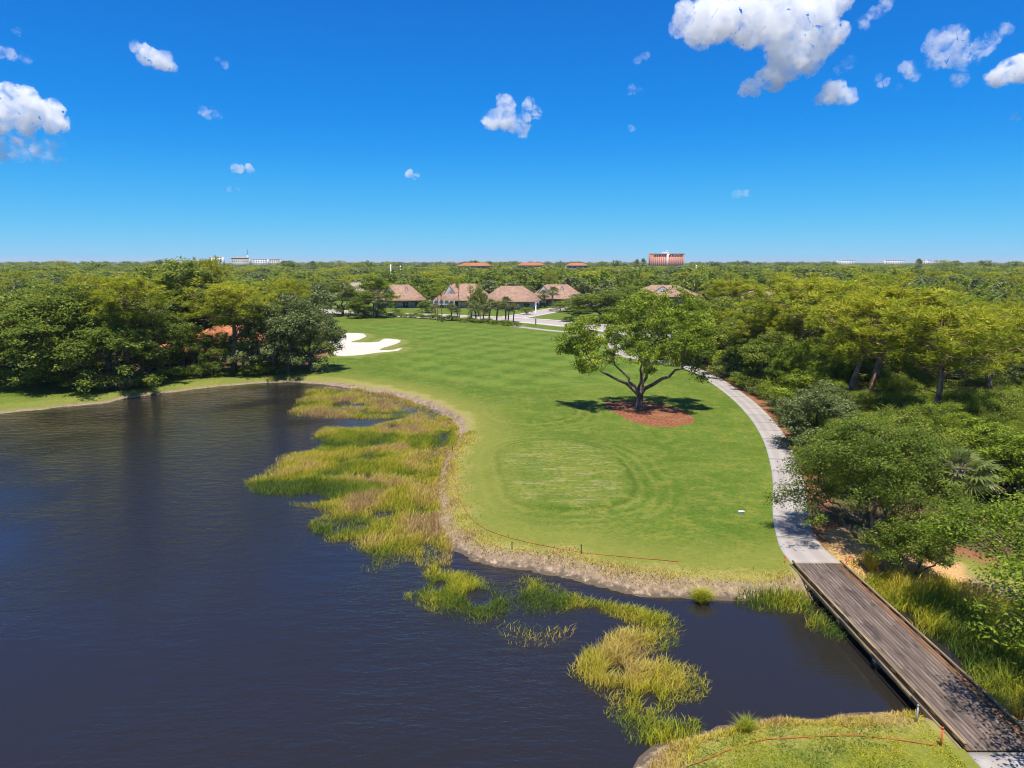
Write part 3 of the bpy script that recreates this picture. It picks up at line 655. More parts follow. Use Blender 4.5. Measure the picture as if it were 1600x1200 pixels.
def broadleaf(seed, lobes, fork, tr, leaf, per, sub_r=0.75, stems=1, trunk_h=None, twigs=5, flat=0.75, asp=0.45, sides=7, limb=0.62, nmain=6):
    """lobes: (x, y, z, r). returns trunk mesh builder, crown arrays"""
    rng = np.random.default_rng(seed); m = MB(); forks = []
    for s in range(stems):
        a = 2*np.pi*s/max(1, stems)+rng.uniform(0, 1); r0 = 0.0 if stems == 1 else tr*1.6
        f = np.array((np.cos(a)*r0*2.2+rng.normal(0, 0.15), np.sin(a)*r0*2.2+rng.normal(0, 0.15), fork*rng.uniform(0.85, 1.15)))
        p = bend((np.cos(a)*r0, np.sin(a)*r0, -0.4), f, rng, 5, 0, 0.10)
        m.tube(p, np.array([1.55, 1.12, 1.0, 0.95, 0.9])*tr/(stems**0.4), sides+1); forks.append(f)
    cs, ns, vs = [], [], []
    L_ = np.array([l[:3] for l in lobes]); nm = min(nmain, len(lobes)); seeds = [int(np.argmax(np.hypot(L_[:, 0], L_[:, 1])))]
    while len(seeds) < nm: seeds.append(int(np.argmax(np.min([np.linalg.norm(L_-L_[q_], axis=1) for q_ in seeds], axis=0))))
    own = np.argmin([np.linalg.norm(L_-L_[q_], axis=1) for q_ in seeds], axis=0); limbs = []
    for g_ in range(nm):
        cen = L_[own == g_].mean(0); f = min(forks, key=lambda q: np.hypot(q[0]-cen[0], q[1]-cen[1]))
        e = f+(cen-f)*0.72; e[2] = max(e[2]-0.08*np.linalg.norm(cen-f), f[2]+0.2); w_ = np.sqrt((own == g_).sum())
        p = bend(f-[0, 0, 0.3], e, rng, 7, 0.06, 0.22); limbs.append(p)
        rr_ = tr*limb*0.42*w_; m.tube(p, np.linspace(min(rr_, tr*0.72), max(0.05, min(rr_, tr*0.72)*0.42), 7), max(5, sides-1), cap=False)
    for (lx, ly, lz, lr), g_ in zip(lobes, own):
        e = np.array((lx, ly, lz)); lp = limbs[g_]; st_ = lp[int(3+np.argmin(np.linalg.norm(lp[3:]-e, axis=1)))]
        p = bend(st_, e, rng, 6, 0.10, 0.22)
        r = limb*tr*0.36*np.clip(lr/2.2, 0.6, 1.1)/(stems**0.3)
        m.tube(p, np.linspace(r, max(0.02, r*0.3), 6), max(4, sides-2), cap=False)
        nsub = max(4, int(12*lr*lr/(sub_r**2)/4.0))
        d = rng.normal(size=(nsub, 3)); d[:, 2] += 0.35; d /= np.linalg.norm(d, axis=1)[:, None]
        rad = lr*rng.uniform(0.45, 1.0, nsub)**0.7
        q = e+d*rad[:, None]*np.array((1, 1, flat))
        for j in range(min(twigs, nsub)):
            m.tube(bend(p[3+j % 3], q[j], rng, 4, 0.05, 0.2), np.linspace(max(0.025, r*0.25), 0.012, 4), 4, cap=False)
        for j in range(nsub):
            nl = max(3, int(per*rng.uniform(0.6, 1.3))); sr = sub_r*rng.uniform(0.65, 1.2)
            g = rng.normal(size=(nl, 3))*np.array((0.5, 0.5, 0.32))*sr
            cs.append(q[j]+g); ns.append(rng.normal(size=(nl, 3))*0.7+d[j]*0.55+g/sr*0.5+[0, 0, 0.55])
            base = 0.42+0.18*rng.normal(); vs.append(np.clip(base+0.22*rng.normal(size=nl), 0.0, 1))
    c = np.concatenate(cs); V, F, var = leaf_quads(c, np.concatenate(ns), leaf*rng.uniform(0.45, 1.0, len(c))**1.0*1.35, asp, rng, np.concatenate(vs))
    return m, (V, F, var)
def dome_lobes(seed, Rr, Hh, base, n, rlo=0.26, rhi=0.40, top_flat=0.9, skirt=0.0):
    rng = np.random.default_rng(seed); out = []
    for i in range(n):
        a = i*2.39996+rng.uniform(-0.4, 0.4); u = np.sqrt((i+0.5)/n); rr = Rr*0.74*u*rng.uniform(0.82, 1.1)
        top = base+(Hh-base)*(1-(rr/Rr)**2*0.85*top_flat)
        r = Rr*rng.uniform(rlo, rhi); z = top-r*0.75-rng.uniform(0, 0.28)*(top-base)*(1 if i % 3 else 1.6)
        out.append((np.cos(a)*rr, np.sin(a)*rr, max(z, base*0.8), r))
    for i in range(int(n*skirt)):
        a = i*2.39996+1.0+rng.uniform(-0.4, 0.4); rr = Rr*rng.uniform(0.55, 0.86); r = Rr*rng.uniform(rlo*0.7, rlo)
        out.append((np.cos(a)*rr, np.sin(a)*rr, r*0.8+rng.uniform(0.02, 0.40)*Hh, r))
    return out
def pine(seed, H=15.0, Rr=3.6, base=0.52, nbr=26, needle=0.42, nper=16, nw=0.05, dead=4, tw=4):
    rng = np.random.default_rng(seed); m = MB()
    lean = rng.normal(0, 0.5, 2); t = np.linspace(0, 1, 8)
    tp = np.stack([lean[0]*t**1.5+0.22*np.sin(t*5+seed), lean[1]*t**1.5+0.22*np.cos(t*4+seed), -0.4+(H*0.93+0.4)*t], 1)
    m.tube(tp, 0.24*(1-0.78*t)+0.03, 8)
    def on(z):
        return np.array([np.interp(z, tp[:, 2], tp[:, k]) for k in range(3)])
    T, D, B = [], [], []
    for i in range(nbr):
        u = (i+rng.uniform(0, 1))/nbr; z = H*(base+(0.95-base)*u); a = i*2.4+rng.uniform(-0.5, 0.5)
        L = Rr*(np.sin(np.pi*(0.18+0.80*u))**0.7)*rng.uniform(0.65, 1.15)
        s = on(z); up = 0.25+0.75*u
        e = s+np.array((np.cos(a)*L, np.sin(a)*L, L*up*0.55+0.2))
        p = bend(s, e, rng, 5, -0.10, 0.14); m.tube(p, np.linspace(0.075, 0.02, 5), 5, cap=False)
        for k in range(tw):
            q0 = p[2+k % 3]; d = rng.normal(size=3); d[2] = abs(d[2])*0.6+0.3; d[:2] += np.array((np.cos(a), np.sin(a)))*0.8; d /= np.linalg.norm(d)
            q1 = q0+d*L*rng.uniform(0.22, 0.48); m.tube(np.stack([q0, (q0+q1)/2+rng.normal(0, 0.06, 3), q1]), np.array((0.028, 0.02, 0.012)), 4, cap=False)
            for j in range(rng.integers(3, 6)):
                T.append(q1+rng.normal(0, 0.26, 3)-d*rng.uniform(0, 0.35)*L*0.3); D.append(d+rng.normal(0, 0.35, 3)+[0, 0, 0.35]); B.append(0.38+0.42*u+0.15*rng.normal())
    for i in range(dead):
        z = H*rng.uniform(0.25, base+0.08); a = rng.uniform(0, 6.28); L = rng.uniform(1.4, 3.4); s = on(z)
        e = s+np.array((np.cos(a)*L, np.sin(a)*L, rng.uniform(-0.25, 0.25)*L)); p = bend(s, e, rng, 6, 0.05, 0.2)
        m.tube(p, np.linspace(0.06, 0.015, 6), 5, cap=False)
        for k in range(3): m.tube(bend(p[2+k], p[2+k]+rng.normal(0, 0.5, 3), rng, 4, 0, 0.2), np.linspace(0.025, 0.01, 4), 4, cap=False)
    T = np.array(T); D = np.array(D); D /= np.linalg.norm(D, axis=1)[:, None]; B = np.array(B); n = len(T)
    dirs = rng.normal(size=(n, nper, 3))*0.75+D[:, None, :]*0.75; dirs /= np.linalg.norm(dirs, axis=2)[:, :, None]
    Ln = needle*rng.uniform(0.7, 1.15, (n, nper, 1)); sd_ = np.cross(dirs, rng.normal(size=(n, nper, 3))); sd_ /= np.linalg.norm(sd_, axis=2)[:, :, None]+1e-9
    b0 = T[:, None, :]+dirs*0.03; tip = T[:, None, :]+dirs*Ln; mid = T[:, None, :]+dirs*Ln*0.55
    V = np.stack([b0, mid-sd_*nw/2, tip, mid+sd_*nw/2], 2).reshape(-1, 3); k = np.arange(n*nper)*4
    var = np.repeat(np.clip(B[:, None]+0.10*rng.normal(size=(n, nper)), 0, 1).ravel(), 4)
    return m, (V, np.stack([k, k+1, k+2, k+3], 1), var)
def palm(seed, H=5.0, nf=34, petiole=0.95, fan=0.95, nl=15, tr=0.17, hang=0.3):
    rng = np.random.default_rng(seed); m = MB(); t = np.linspace(0, 1, 6); le = rng.normal(0, 0.25, 2)
    tp = np.stack([le[0]*t*t, le[1]*t*t, -0.3+(H+0.3)*t], 1); m.tube(tp, tr*np.array([1.25, 1.0, 0.95, 1.0, 1.1, 1.25]), 8)
    V, F3, var = [], [], []; top = tp[-1]; n0 = 0
    for i in range(nf):
        a = i*2.4+rng.uniform(-0.3, 0.3); u = (i+0.5)/nf; el = R(80-135*u+rng.uniform(-10, 10))
        d = np.array((np.cos(a)*np.cos(el), np.sin(a)*np.cos(el), np.sin(el))); L = petiole*rng.uniform(0.8, 1.2)
        e = top+d*L; e[2] -= 0.10*L; m.tube(np.stack([top, (top+e)/2+[0, 0, 0.06], e]), np.array((0.03, 0.022, 0.016)), 4, cap=False)
        s = np.cross(d, (0, 0, 1.0)); s /= np.linalg.norm(s)+1e-6; up = np.cross(s, d)
        dryness = 0.40+0.12*rng.normal()+(0.45 if u > 0.86 else 0)
        for j in range(nl):
            b = R(-115+230*j/(nl-1)); ld = d*np.cos(b)+s*np.sin(b)+up*0.12; ld /= np.linalg.norm(ld); lf = fan*(0.72+0.28*np.cos(b))*rng.uniform(0.85, 1.1)
            wv = np.cross(ld, up); wv /= np.linalg.norm(wv)+1e-6; wv *= 0.055
            md = e+ld*lf*0.55; tp_ = e+ld*lf-np.array((0, 0, hang*lf*rng.uniform(0.5, 1.3)))
            V += [e, md-wv, tp_, md+wv]; var += [np.clip(dryness+0.08*rng.normal(), 0, 1)]*4
            F3.append((n0, n0+1, n0+2, n0+3)); n0 += 4
    return m, (np.array(V), np.array(F3), np.array(var))
PROTO = {}
def register(key, data, bark, leaf):
    m, (V, F, var) = data
    tm = m.mesh(key+' trunk', M[bark], smooth=True); cm = np_mesh(key+' crown', V, F, attrs={'var': var}, mat=M[leaf])
    zt = V[:, 2].max(); rx = max(np.percentile(np.abs(V[:, 0]), 98), np.percentile(np.abs(V[:, 1]), 98))
    PROTO[key] = dict(trunk=tm, crown=cm, h=float(zt), r=float(rx))
def register_joint(key, data, bark, leaf):
    """far copies: trunk and crown in one mesh"""
    m, (V, F, var) = data; V0 = np.concatenate(m.V); keys = sorted(m.F); Fs = [np.array(m.F[k]) for k in keys]
    me = np_mesh(key, np.concatenate([V0, V]), Fs+[F+len(V0)], attrs={'var': np.concatenate([np.zeros(len(V0)), var])}, mat=[M[bark], M[leaf]])
    mi = np.concatenate([np.zeros(sum(len(f) for f in Fs), np.int32), np.ones(len(F), np.int32)]); me.polygons.foreach_set('material_index', mi)
    rx = max(np.percentile(np.abs(V[:, 0]), 98), np.percentile(np.abs(V[:, 1]), 98))
    PROTO[key] = dict(joint=me, h=float(V[:, 2].max()), r=float(rx))
for i in range(4):      # spreading oaks, leaf size for 90 to 170 m
    register('oak%d' % i, broadleaf(100+i, dome_lobes(10+i, 6.2, 13.5, 2.0, 26, 0.20, 0.32, skirt=0.7), 2.2, 0.34, 0.165, 52, 0.72), 'oak_bark', 'oak_leaf')
for i in range(2):
    register('grey%d' % i, broadleaf(130+i, dome_lobes(30+i, 6.0, 11.0, 1.8, 26, 0.20, 0.32, skirt=0.5), 2.0, 0.30, 0.15, 52, 0.70, stems=2), 'oak_bark', 'grey_leaf')
for i in range(2):
    register('bright%d' % i, broadleaf(140+i, dome_lobes(40+i, 4.6, 9.5, 1.2, 22, 0.20, 0.34, skirt=0.6), 1.6, 0.22, 0.135, 56, 0.62, stems=2), 'oak_bark', 'bright_leaf')
for i in range(3):
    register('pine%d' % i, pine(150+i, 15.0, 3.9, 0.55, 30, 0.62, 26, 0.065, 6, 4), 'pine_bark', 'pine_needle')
for i in range(2):
    register('palm%d' % i, palm(160+i, 5.0), 'palm_bark', 'palm_leaf')
register('tallpine0', pine(170, 17.0, 1.5, 0.72, 12, 0.5, 12, 0.07, 6, 3), 'pine_bark', 'pine_needle')
for i in range(3):      # low shrubs
    register('shrub%d' % i, broadleaf(180+i, dome_lobes(50+i, 1.5, 2.1, 0.5, 9, 0.34, 0.5), 0.35, 0.06, 0.085, 44, 0.42, stems=3, twigs=3, sides=5), 'oak_bark', ('oak_leaf', 'bright_leaf', 'grey_leaf')[i])
for i in range(4):      # distant trees
    register_joint('farbroad%d' % i, broadleaf(200+i, dome_lobes(60+i, 6.0, 12.0, 2.5, 13), 3.0, 0.35, 0.55, 13, 1.25, twigs=1, sides=4), 'oak_bark', ('oak_leaf', 'bright_leaf', 'grey_leaf', 'oak_leaf')[i])
for i in range(2):
    register_joint('farpine%d' % i, pine(210+i, 15.0, 4.0, 0.50, 20, 0.9, 9, 0.16, 1, 3), 'pine_bark', 'pine_needle')

TREES = []          # (x, y, r) of everything planted, to keep the scatter off
CNT = {}
NAMES = {'oak': ('oak_tree', 'tree'), 'grey': ('oak_tree', 'tree'), 'bright': ('leafy_tree', 'tree'), 'pine': ('pine_tree', 'tree'), 'tallpine': ('pine_tree', 'tree'),
         'palm': ('palm_tree', 'palm'), 'shrub': ('shrub', 'shrub'), 'farbroad': ('broadleaf_tree', 'tree'), 'farpine': ('pine_tree', 'tree')}
rt = np.random.default_rng(9)
def plant(kind, x, y, h, r, label, group=None, var=None, rot=None, z=None):
    keys = [k for k in PROTO if k.rstrip('0123456789') == kind]; CNT[kind] = CNT.get(kind, 0)+1
    pr = PROTO[keys[(CNT[kind] if var is None else var) % len(keys)]]
    name, cat = NAMES[kind]; sx = r/pr['r']; sc = (sx, sx*rt.uniform(0.92, 1.08), h/pr['h'])
    loc = (x, y, hz(x, y) if z is None else z); rz = rt.uniform(0, 6.28) if rot is None else rot
    TREES.append((x, y, r))
    if 'joint' in pr:
        return tag(link(name, pr['joint'], None, loc, rz, sc), label, cat, group)
    root = tag(link(name, None, None, loc, rz, sc), label, cat, group)
    link('stem' if kind == 'shrub' else 'trunk', pr['trunk'], root); link('foliage' if kind == 'shrub' else 'crown', pr['crown'], root)
    return root
def plant_px(kind, px, py, top, wpx, label, group=None, var=None, rot=None):
    b = P(px, py); d = math.hypot(b[1], 0)*CP+ (CAM_H)*SP
    return plant(kind, b[0], b[1], max(0.6, z_at(b[1], top)), wpx/2*d/FPX, label, group, var, rot)

# the specimen tree on the mulch bed: forked low, open lobes
q = P(997, 640)
hero_lobes = [(-7.4,0.4,7.6,2.0),(-8.2,-1.2,9.3,2.0),(-6.4,1.5,10.2,1.7),(-6.2,-1.6,6.3,1.7),(-5.0,1.0,8.2,1.6),(-8.8,0.8,7.4,1.4),(-7.4,-0.6,5.2,1.1),
 (-2.6,3.0,10.6,1.9),(-3.0,-2.4,9.6,1.5),(-0.6,-3.8,7.4,1.7),(0.2,1.5,9.4,1.8),(-1.2,0.0,12.4,2.2),(1.8,3.4,12.8,2.2),(2.2,-2.8,11.2,2.0),(4.4,0.6,13.2,2.4),(4.6,-3.6,8.6,1.8),(-0.6,4.6,8.2,1.8),
 (6.6,2.6,11.8,2.2),(6.4,-1.8,10.4,2.0),(7.4,0.6,9.6,1.9),(7.9,-1.4,7.6,1.5),(6.4,3.6,7.6,1.7),(7.2,-0.8,5.0,0.9),(7.4,-1.0,3.9,0.7),(2.8,1.2,6.6,1.5),(5.0,-0.8,6.6,1.4),(-3.4,0.4,6.6,1.3),(1.0,-1.4,5.6,1.1),(3.4,5.0,9.6,1.8)]
register('hero0', broadleaf(11, hero_lobes, 2.3, 0.42, 0.15, 66, 0.66, twigs=7, flat=0.8, sides=9, limb=0.62, nmain=6), 'oak_bark', 'bright_leaf')
NAMES['hero'] = ('shade_tree', 'tree')
plant('hero', q[0], q[1], PROTO['hero0']['h'], PROTO['hero0']['r'], 'spreading green shade tree standing alone on the red mulch bed', rot=0.0)

# near side of the path
NAMES['bigshrub'] = ('low_oak_tree', 'tree')
register('bigshrub0', broadleaf(221, dome_lobes(71, 5.0, 8.0, 1.3, 30, 0.20, 0.31, skirt=0.5), 1.0, 0.20, 0.075, 110, 0.60, stems=4, twigs=5), 'oak_bark', 'oak_leaf')
register('bigshrub1', broadleaf(222, dome_lobes(72, 2.3, 4.0, 0.7, 18, 0.26, 0.38), 0.6, 0.10, 0.065, 90, 0.42, stems=3, twigs=4), 'oak_bark', 'oak_leaf')
register('bigshrub2', broadleaf(223, dome_lobes(73, 5.2, 8.8, 3.4, 30, 0.18, 0.28), 2.2, 0.22, 0.072, 84, 0.60, stems=2, twigs=7), 'oak_bark', 'bright_leaf')
plant_px('bigshrub', 1352, 842, 645, 240, 'broad dark green low oak overhanging the path before the bridge', var=0, rot=1.0)
plant_px('bigshrub', 1416, 892, 785, 108, 'small rounded dark green tree on the bare sand by the bridge', var=1)
plant('bigshrub', 26.8, 31.4, 8.8, 6.2, 'open branched tree at the edge of the reed marsh beyond the bridge', var=2, rot=0.6)
plant_px('palm', 1502, 838, 702, 118, 'fan palm with drooping fronds among the low oaks near the bridge', var=0)
plant_px('pine', 1461, 702, 468, 200, 'lone pine with bare lower branches rising above the low oaks', var=0, rot=0.4)
plant_px('pine', 1322, 668, 452, 190, 'tall pine with leaning reddish trunk beside a straight one', var=1, rot=2.0)
plant_px('pine', 1362, 650, 428, 210, 'highest yellow green pine with straight reddish trunk in the right wood', var=2)
plant_px('pine', 1262, 600, 424, 190, 'broad yellow green pine nearest the path bend', var=0, rot=3.0)
plant_px('pine', 1150, 545, 432, 110, 'yellow green pine behind the lone shade tree, by the far path', var=1)
plant_px('pine', 1545, 660, 476, 180, 'pine crown at the right edge of the picture above the low oaks', var=1, rot=4.4)
plant_px('bright', 1575, 790, 668, 130, 'bright green leafy tree at the right picture edge above the marsh', var=0)
plant_px('bright', 1520, 745, 652, 120, 'bright green leafy tree behind the fan palm', var=1)
plant_px('bright', 1090, 566, 478, 120, 'light green tree just behind the lone shade tree', var=0)
plant_px('bright', 1052, 548, 468, 120, 'light green tree at the wood edge left of the path bend', var=1)
plant_px('oak', 1125, 560, 462, 130, 'dark oak at the corner of the right wood', var=1)
plant_px('oak', 1180, 590, 470, 130, 'dark green oak along the path between two pines', var=2)
plant_px('bright', 1262, 648, 575, 100, 'yellowish leafy tree hanging over the path bend', var=1)
plant_px('bigshrub', 1395, 715, 640, 150, 'dark low oak filling the gap between the pine trunks', var=0, rot=2.6)
plant_px('grey', 1270, 700, 590, 120, 'grey green young oak at the path edge', var=0)
plant('bigshrub', 23.4, 22.0, 8.6, 6.3, 'leafy tree at the near end of the bridge that shades its boards', var=2, rot=2.2)
# left shore
LG = 'trees on the far left shore'
for a in [('oak',40,600,455,200,'dark oak at the left picture edge behind the grass bank',0),('oak',118,604,440,190,'wide dark oak with grey limbs over the left grass bank',1),
    ('oak',172,606,480,150,'dense dark oak with foliage down to the shore',2),('pine',208,602,424,150,'yellow green pine with slim trunk at the left shore',0),
    ('oak',235,588,470,120,'dark oak between the two shore pines',3),('oak',275,550,399,170,'tallest dark oak on the left, rising above the horizon',0),
    ('pine',366,584,430,130,'pine with sunlit reddish trunk beside the orange roof',2),('grey',440,582,452,130,'grey green live oak by the bunker',0),
    ('grey',487,578,462,95,'smaller grey green live oak beside the bunker sand',1),('oak',325,542,425,120,'dark oak behind the orange roofed house',1),('pine',338,545,397,60,'thin pine topping the skyline near the white towers',1),
    ('oak',303,584,505,70,'young oak partly hiding the orange roofs',2),('oak',345,581,516,64,'low oak standing right before the orange roofed house',0),('bright',408,574,498,70,'light green tree between the pine and the grey live oak',0),
    ('oak',60,575,440,170,'oak behind the leftmost shore oak',3)]:
    plant_px(*a[:6], group=LG, var=a[6])
for px, py, h_, w_, v in ((380,578,538,44,0),(455,572,530,40,1)):
    plant_px('palm', px, py, h_, w_, 'small fan palm beside the sunlit pine trunk' if v == 0 else 'small fan palm under the grey live oaks', var=v)
for i, (px, py, top, w_) in enumerate(((330,588,562,60),(308,590,566,40),(400,586,566,50),(425,584,568,40),(130,610,586,60),(165,611,580,60),(190,609,585,50),(230,604,582,46),(20,600,570,60),(60,603,580,50),(280,592,572,36))):
    plant_px('shrub', px, py, top, w_, ('dark rounded bush before the orange roofed house', 'smaller bush left of the dark rounded bush', 'light green bush right of the sunlit pine trunk', 'low light bush between pine and grey oaks', 'dark bush at the open grass end of the left shore', 'dark bush under the dense shore oak',
        'grey green bush beside the dense shore oak', 'light bush near the slim shore pine', 'bush at the left picture edge on the grass bank', 'bush under the leftmost oak', 'small light bush before the cream house')[i], 'shrubs along the left shore', var=(0, 0, 1, 1, 0, 0, 2, 1, 0, 0, 1)[i])

# ------------------------------------------------------------------ houses
def roof_mat(name, a, b):
    t = NT(name); vec = t.n('TexCoord').outputs['Object']; n = t.noise(0.9, 5, 0.7, vec); f = t.noise(3.5, 3, 0.7, vec)
    c = t.mix(t.ss(n, 0.35, 0.65), a, b); c = t.mix(t.math('MULTIPLY', t.ss(f, 0.5, 0.7), 0.5), c, tuple(x*0.6 for x in a))
    w = t.n('TexWave', {'Vector': vec, 'Scale': 1.4, 'Distortion': 0.3}, bands_direction='Z').outputs['Fac']
    return t.done(c, 0.85, t.bump(w, 0.02), 0.2)
M['roof_pink'] = roof_mat('faded terracotta tiles', (0.25, 0.150, 0.105), (0.37, 0.235, 0.165))
M['roof_orange'] = roof_mat('orange clay tiles', (0.31, 0.105, 0.045), (0.44, 0.18, 0.085))
M['roof_grey'] = roof_mat('tan tiles', (0.26, 0.21, 0.15), (0.38, 0.31, 0.23))
M['cream'] = simple_mat('cream stucco', (0.60, 0.55, 0.46), 0.9, 0.12, 0.5)
M['grey_wall'] = simple_mat('grey stucco', (0.34, 0.36, 0.40), 0.9, 0.12, 0.5)
M['white'] = simple_mat('white paint', (0.72, 0.71, 0.68), 0.7, 0.08, 1.0)
M['glass'] = simple_mat('dark window glass', (0.03, 0.04, 0.05), 0.12, 0.2, 1.0, spec=0.6)
M['coral'] = simple_mat('coral stucco', (0.56, 0.17, 0.10), 0.9, 0.08, 0.05)
M['screen'] = simple_mat('screen mesh panel', (0.10, 0.11, 0.12), 0.6, 0.2, 1.0)
def hip(m, w, d, z0, z1, ridge=0.35, ov=0.7, mi=0, cx=0.0, cy=0.0):
    x, y = w/2+ov, d/2+ov; r = max(0.3, w/2*ridge)
    V = [(cx-x,cy-y,z0),(cx+x,cy-y,z0),(cx+x,cy+y,z0),(cx-x,cy+y,z0),(cx-r,cy,z1),(cx+r,cy,z1),(cx-x,cy-y,z0-0.25),(cx+x,cy-y,z0-0.25),(cx+x,cy+y,z0-0.25),(cx-x,cy+y,z0-0.25)]
    m.add(V, [(0,1,5,4),(1,2,5),(2,3,4,5),(3,0,4),(6,9,8,7),(0,6,7,1),(1,7,8,2),(2,8,9,3),(3,9,6,0)], mi)
def gable(m, w, d, z0, z1, cx, cy, ov=0.12):
    """gabled dormer whose gable looks towards -y"""
    x = w/2+ov; V = [(cx-x,cy-ov,z0),(cx,cy-ov,z1),(cx+x,cy-ov,z0),(cx-x,cy+d,z0),(cx,cy+d,z1),(cx+x,cy+d,z0)]
    V += [(a, b, c+0.22) for a, b, c in V]
    m.add(V, [(6,9,10,7),(7,10,11,8),(0,1,4,3),(1,2,5,4),(0,6,7,1),(1,7,8,2),(3,4,10,9),(4,5,11,10),(0,3,9,6),(2,8,11,5)])
def house(px, py, wpx, ridge_py, label, roof='roof_pink', wall='cream', rot=0.0, eave=3.0, ds=((-0.22, 0.24),), group=None, depth_ratio=0.75):
    b = P(px, py); y = b[1]; w = wpx*y/FPX*CP; d = w*depth_ratio; h = max(eave+2.0, z_at(y+d/2, ridge_py))
    o = thing('house', label, 'house', (b[0], y+d/2, 0), rot, group)
    m = MB(); m.box((-w/2, -d/2, -0.2), (w/2, d/2, eave+0.02)); link('wall', m.mesh('wall', M[wall]), o)
    m = MB(); h = eave+(h-eave)*0.80; hip(m, w, d, eave+0.1, h, 0.42, 0.9); hip(m, w*0.62, d*0.5, eave+0.09, eave+(h-eave)*0.62, 0.4, 0.9, cx=w*0.16, cy=-d*0.36); rf = link('roof', m.mesh('roof', M[roof]), o)
    for k, (fx_, fw) in enumerate(ds):
        gw = w*fw; cx = w*fx_; yy = -d/2+d*0.16; gz = eave+(h-eave)*0.34; gt = eave+(h-eave)*0.90
        m = MB(); gd = d*0.30
        m.add([(cx-gw/2,yy,gz-1.6),(cx+gw/2,yy,gz-1.6),(cx+gw/2,yy,gz),(cx,yy,gt-0.1),(cx-gw/2,yy,gz),(cx-gw/2,yy+gd,gz-1.6),(cx+gw/2,yy+gd,gz-1.6),(cx+gw/2,yy+gd,gz),(cx,yy+gd,gt-0.1),(cx-gw/2,yy+gd,gz)],
              [(0,1,2,3,4),(5,9,8,7,6),(0,5,6,1),(1,6,7,2),(4,9,5,0)])
        link('gable', m.mesh('gable', M['white']), o)
        m = MB(); gable(m, gw, gd, gz, gt+0.1, cx, yy); link('gable_roof', m.mesh('gable_roof', M[roof]), o)
        m = MB(); n = 10; ww = gw*0.11; zc = gz+0.0
        V = [(cx-ww, yy-0.06, zc-0.9), (cx+ww, yy-0.06, zc-0.9)]+[(cx+ww*math.cos(math.pi*i/n), yy-0.06, zc+ww*math.sin(math.pi*i/n)) for i in range(n+1)]
        V += [(x_, yy+0.02, z_) for x_, _, z_ in V]; N_ = n+3
        m.add(V, [tuple(range(N_))]+[(i, i+N_, (i+1) % N_+N_, (i+1) % N_) for i in range(N_)]); link('window', m.mesh('window', M['glass']), o)
    nw = max(3, int(w/4.5))
    for i in range(nw):
        x = -w/2+w*(i+0.5)/nw; ww = min(1.1, w/nw*0.33)
        m = MB(); m.box((x-ww, -d/2-0.06, 0.7 if i % 2 else 0.1), (x+ww, -d/2-0.01, 2.35)); wn_ = link('window', m.mesh('window', M['glass']), o)
        m = MB(); m.box((x-ww-0.12, -d/2-0.10, 2.36), (x+ww+0.12, -d/2-0.01, 2.5)); m.box((x-0.04, -d/2-0.10, 0.7), (x+0.04, -d/2-0.061, 2.35)); link('frame', m.mesh('frame', M['white']), wn_)
    for s in (-1, 1):
        m = MB(); m.box((s*w/2+(0.01 if s > 0 else -0.06), -1.2, 0.9), (s*w/2+(0.06 if s > 0 else -0.01), 1.2, 2.3)); link('window', m.mesh('window', M['glass']), o)
    return o
house(620, 481, 78, 439, 'house with tan pink roof behind the large roadside oak', rot=R(8), wall='grey_wall', ds=((-0.2, 0.25), (0.15, 0.14)))
house(545, 470, 66, 437, 'house with dull tan roof mostly hidden behind the roadside oaks', 'roof_grey')
house(724, 481, 84, 437, 'house with pink tiled roof behind the tall slender pines', rot=R(-4), ds=((-0.25, 0.22), (0.28, 0.16)))
house(800, 483, 84, 441, 'house with pink tiled roof directly behind the roadside palms', wall='grey_wall', rot=R(-14), ds=())
house(872, 478, 82, 439, 'house with white gable and pink roof beside the side street', rot=R(-8), ds=((-0.24, 0.26), (0.12, 0.13)))
house(1044, 474, 98, 441, 'house with wide tan pink roof behind the light green trees', rot=R(6), ds=((-0.1, 0.3),))
house(1195, 474, 60, 452, 'low pink roof showing through the right wood', ds=())
house(1486, 487, 54, 455, 'low tan roof alone in the wood on the far right', 'roof_pink', ds=())
house(350, 556, 116, 503, 'house with bright orange roof behind the sunlit pine trunk', 'roof_orange', ds=((0.2, 0.2),), depth_ratio=0.6)
house(268, 580, 100, 533, 'cream house with low orange roof and window near the left shore', 'roof_orange', ds=(), eave=2.6, depth_ratio=0.6)
house(0, 574, 90, 530, 'orange roofed house at the left picture edge', 'roof_orange', ds=(), depth_ratio=0.7)
b = P(690, 482); ec = thing('screen_enclosure', 'pale framed screened pool cage beside the pink roofed house', 'pool cage', (b[0], b[1], 0))
m = MB()
for x in np.linspace(-5, 5, 6):
    m.box((x-0.08, -0.08, 0), (x+0.08, 0.08, 3.0)); m.box((x-0.07, -0.06, 3.001), (x+0.07, 7.0, 3.15))
for z in (1.4, 2.85): m.box((-5.0, -0.06, z), (5.0, 0.06, z+0.12))
link('frame', m.mesh('frame', M['white']), ec)
m = MB(); m.box((-4.95, 0.10, 0), (4.95, 0.13, 2.8)); link('screen', m.mesh('screen', M['screen']), ec)

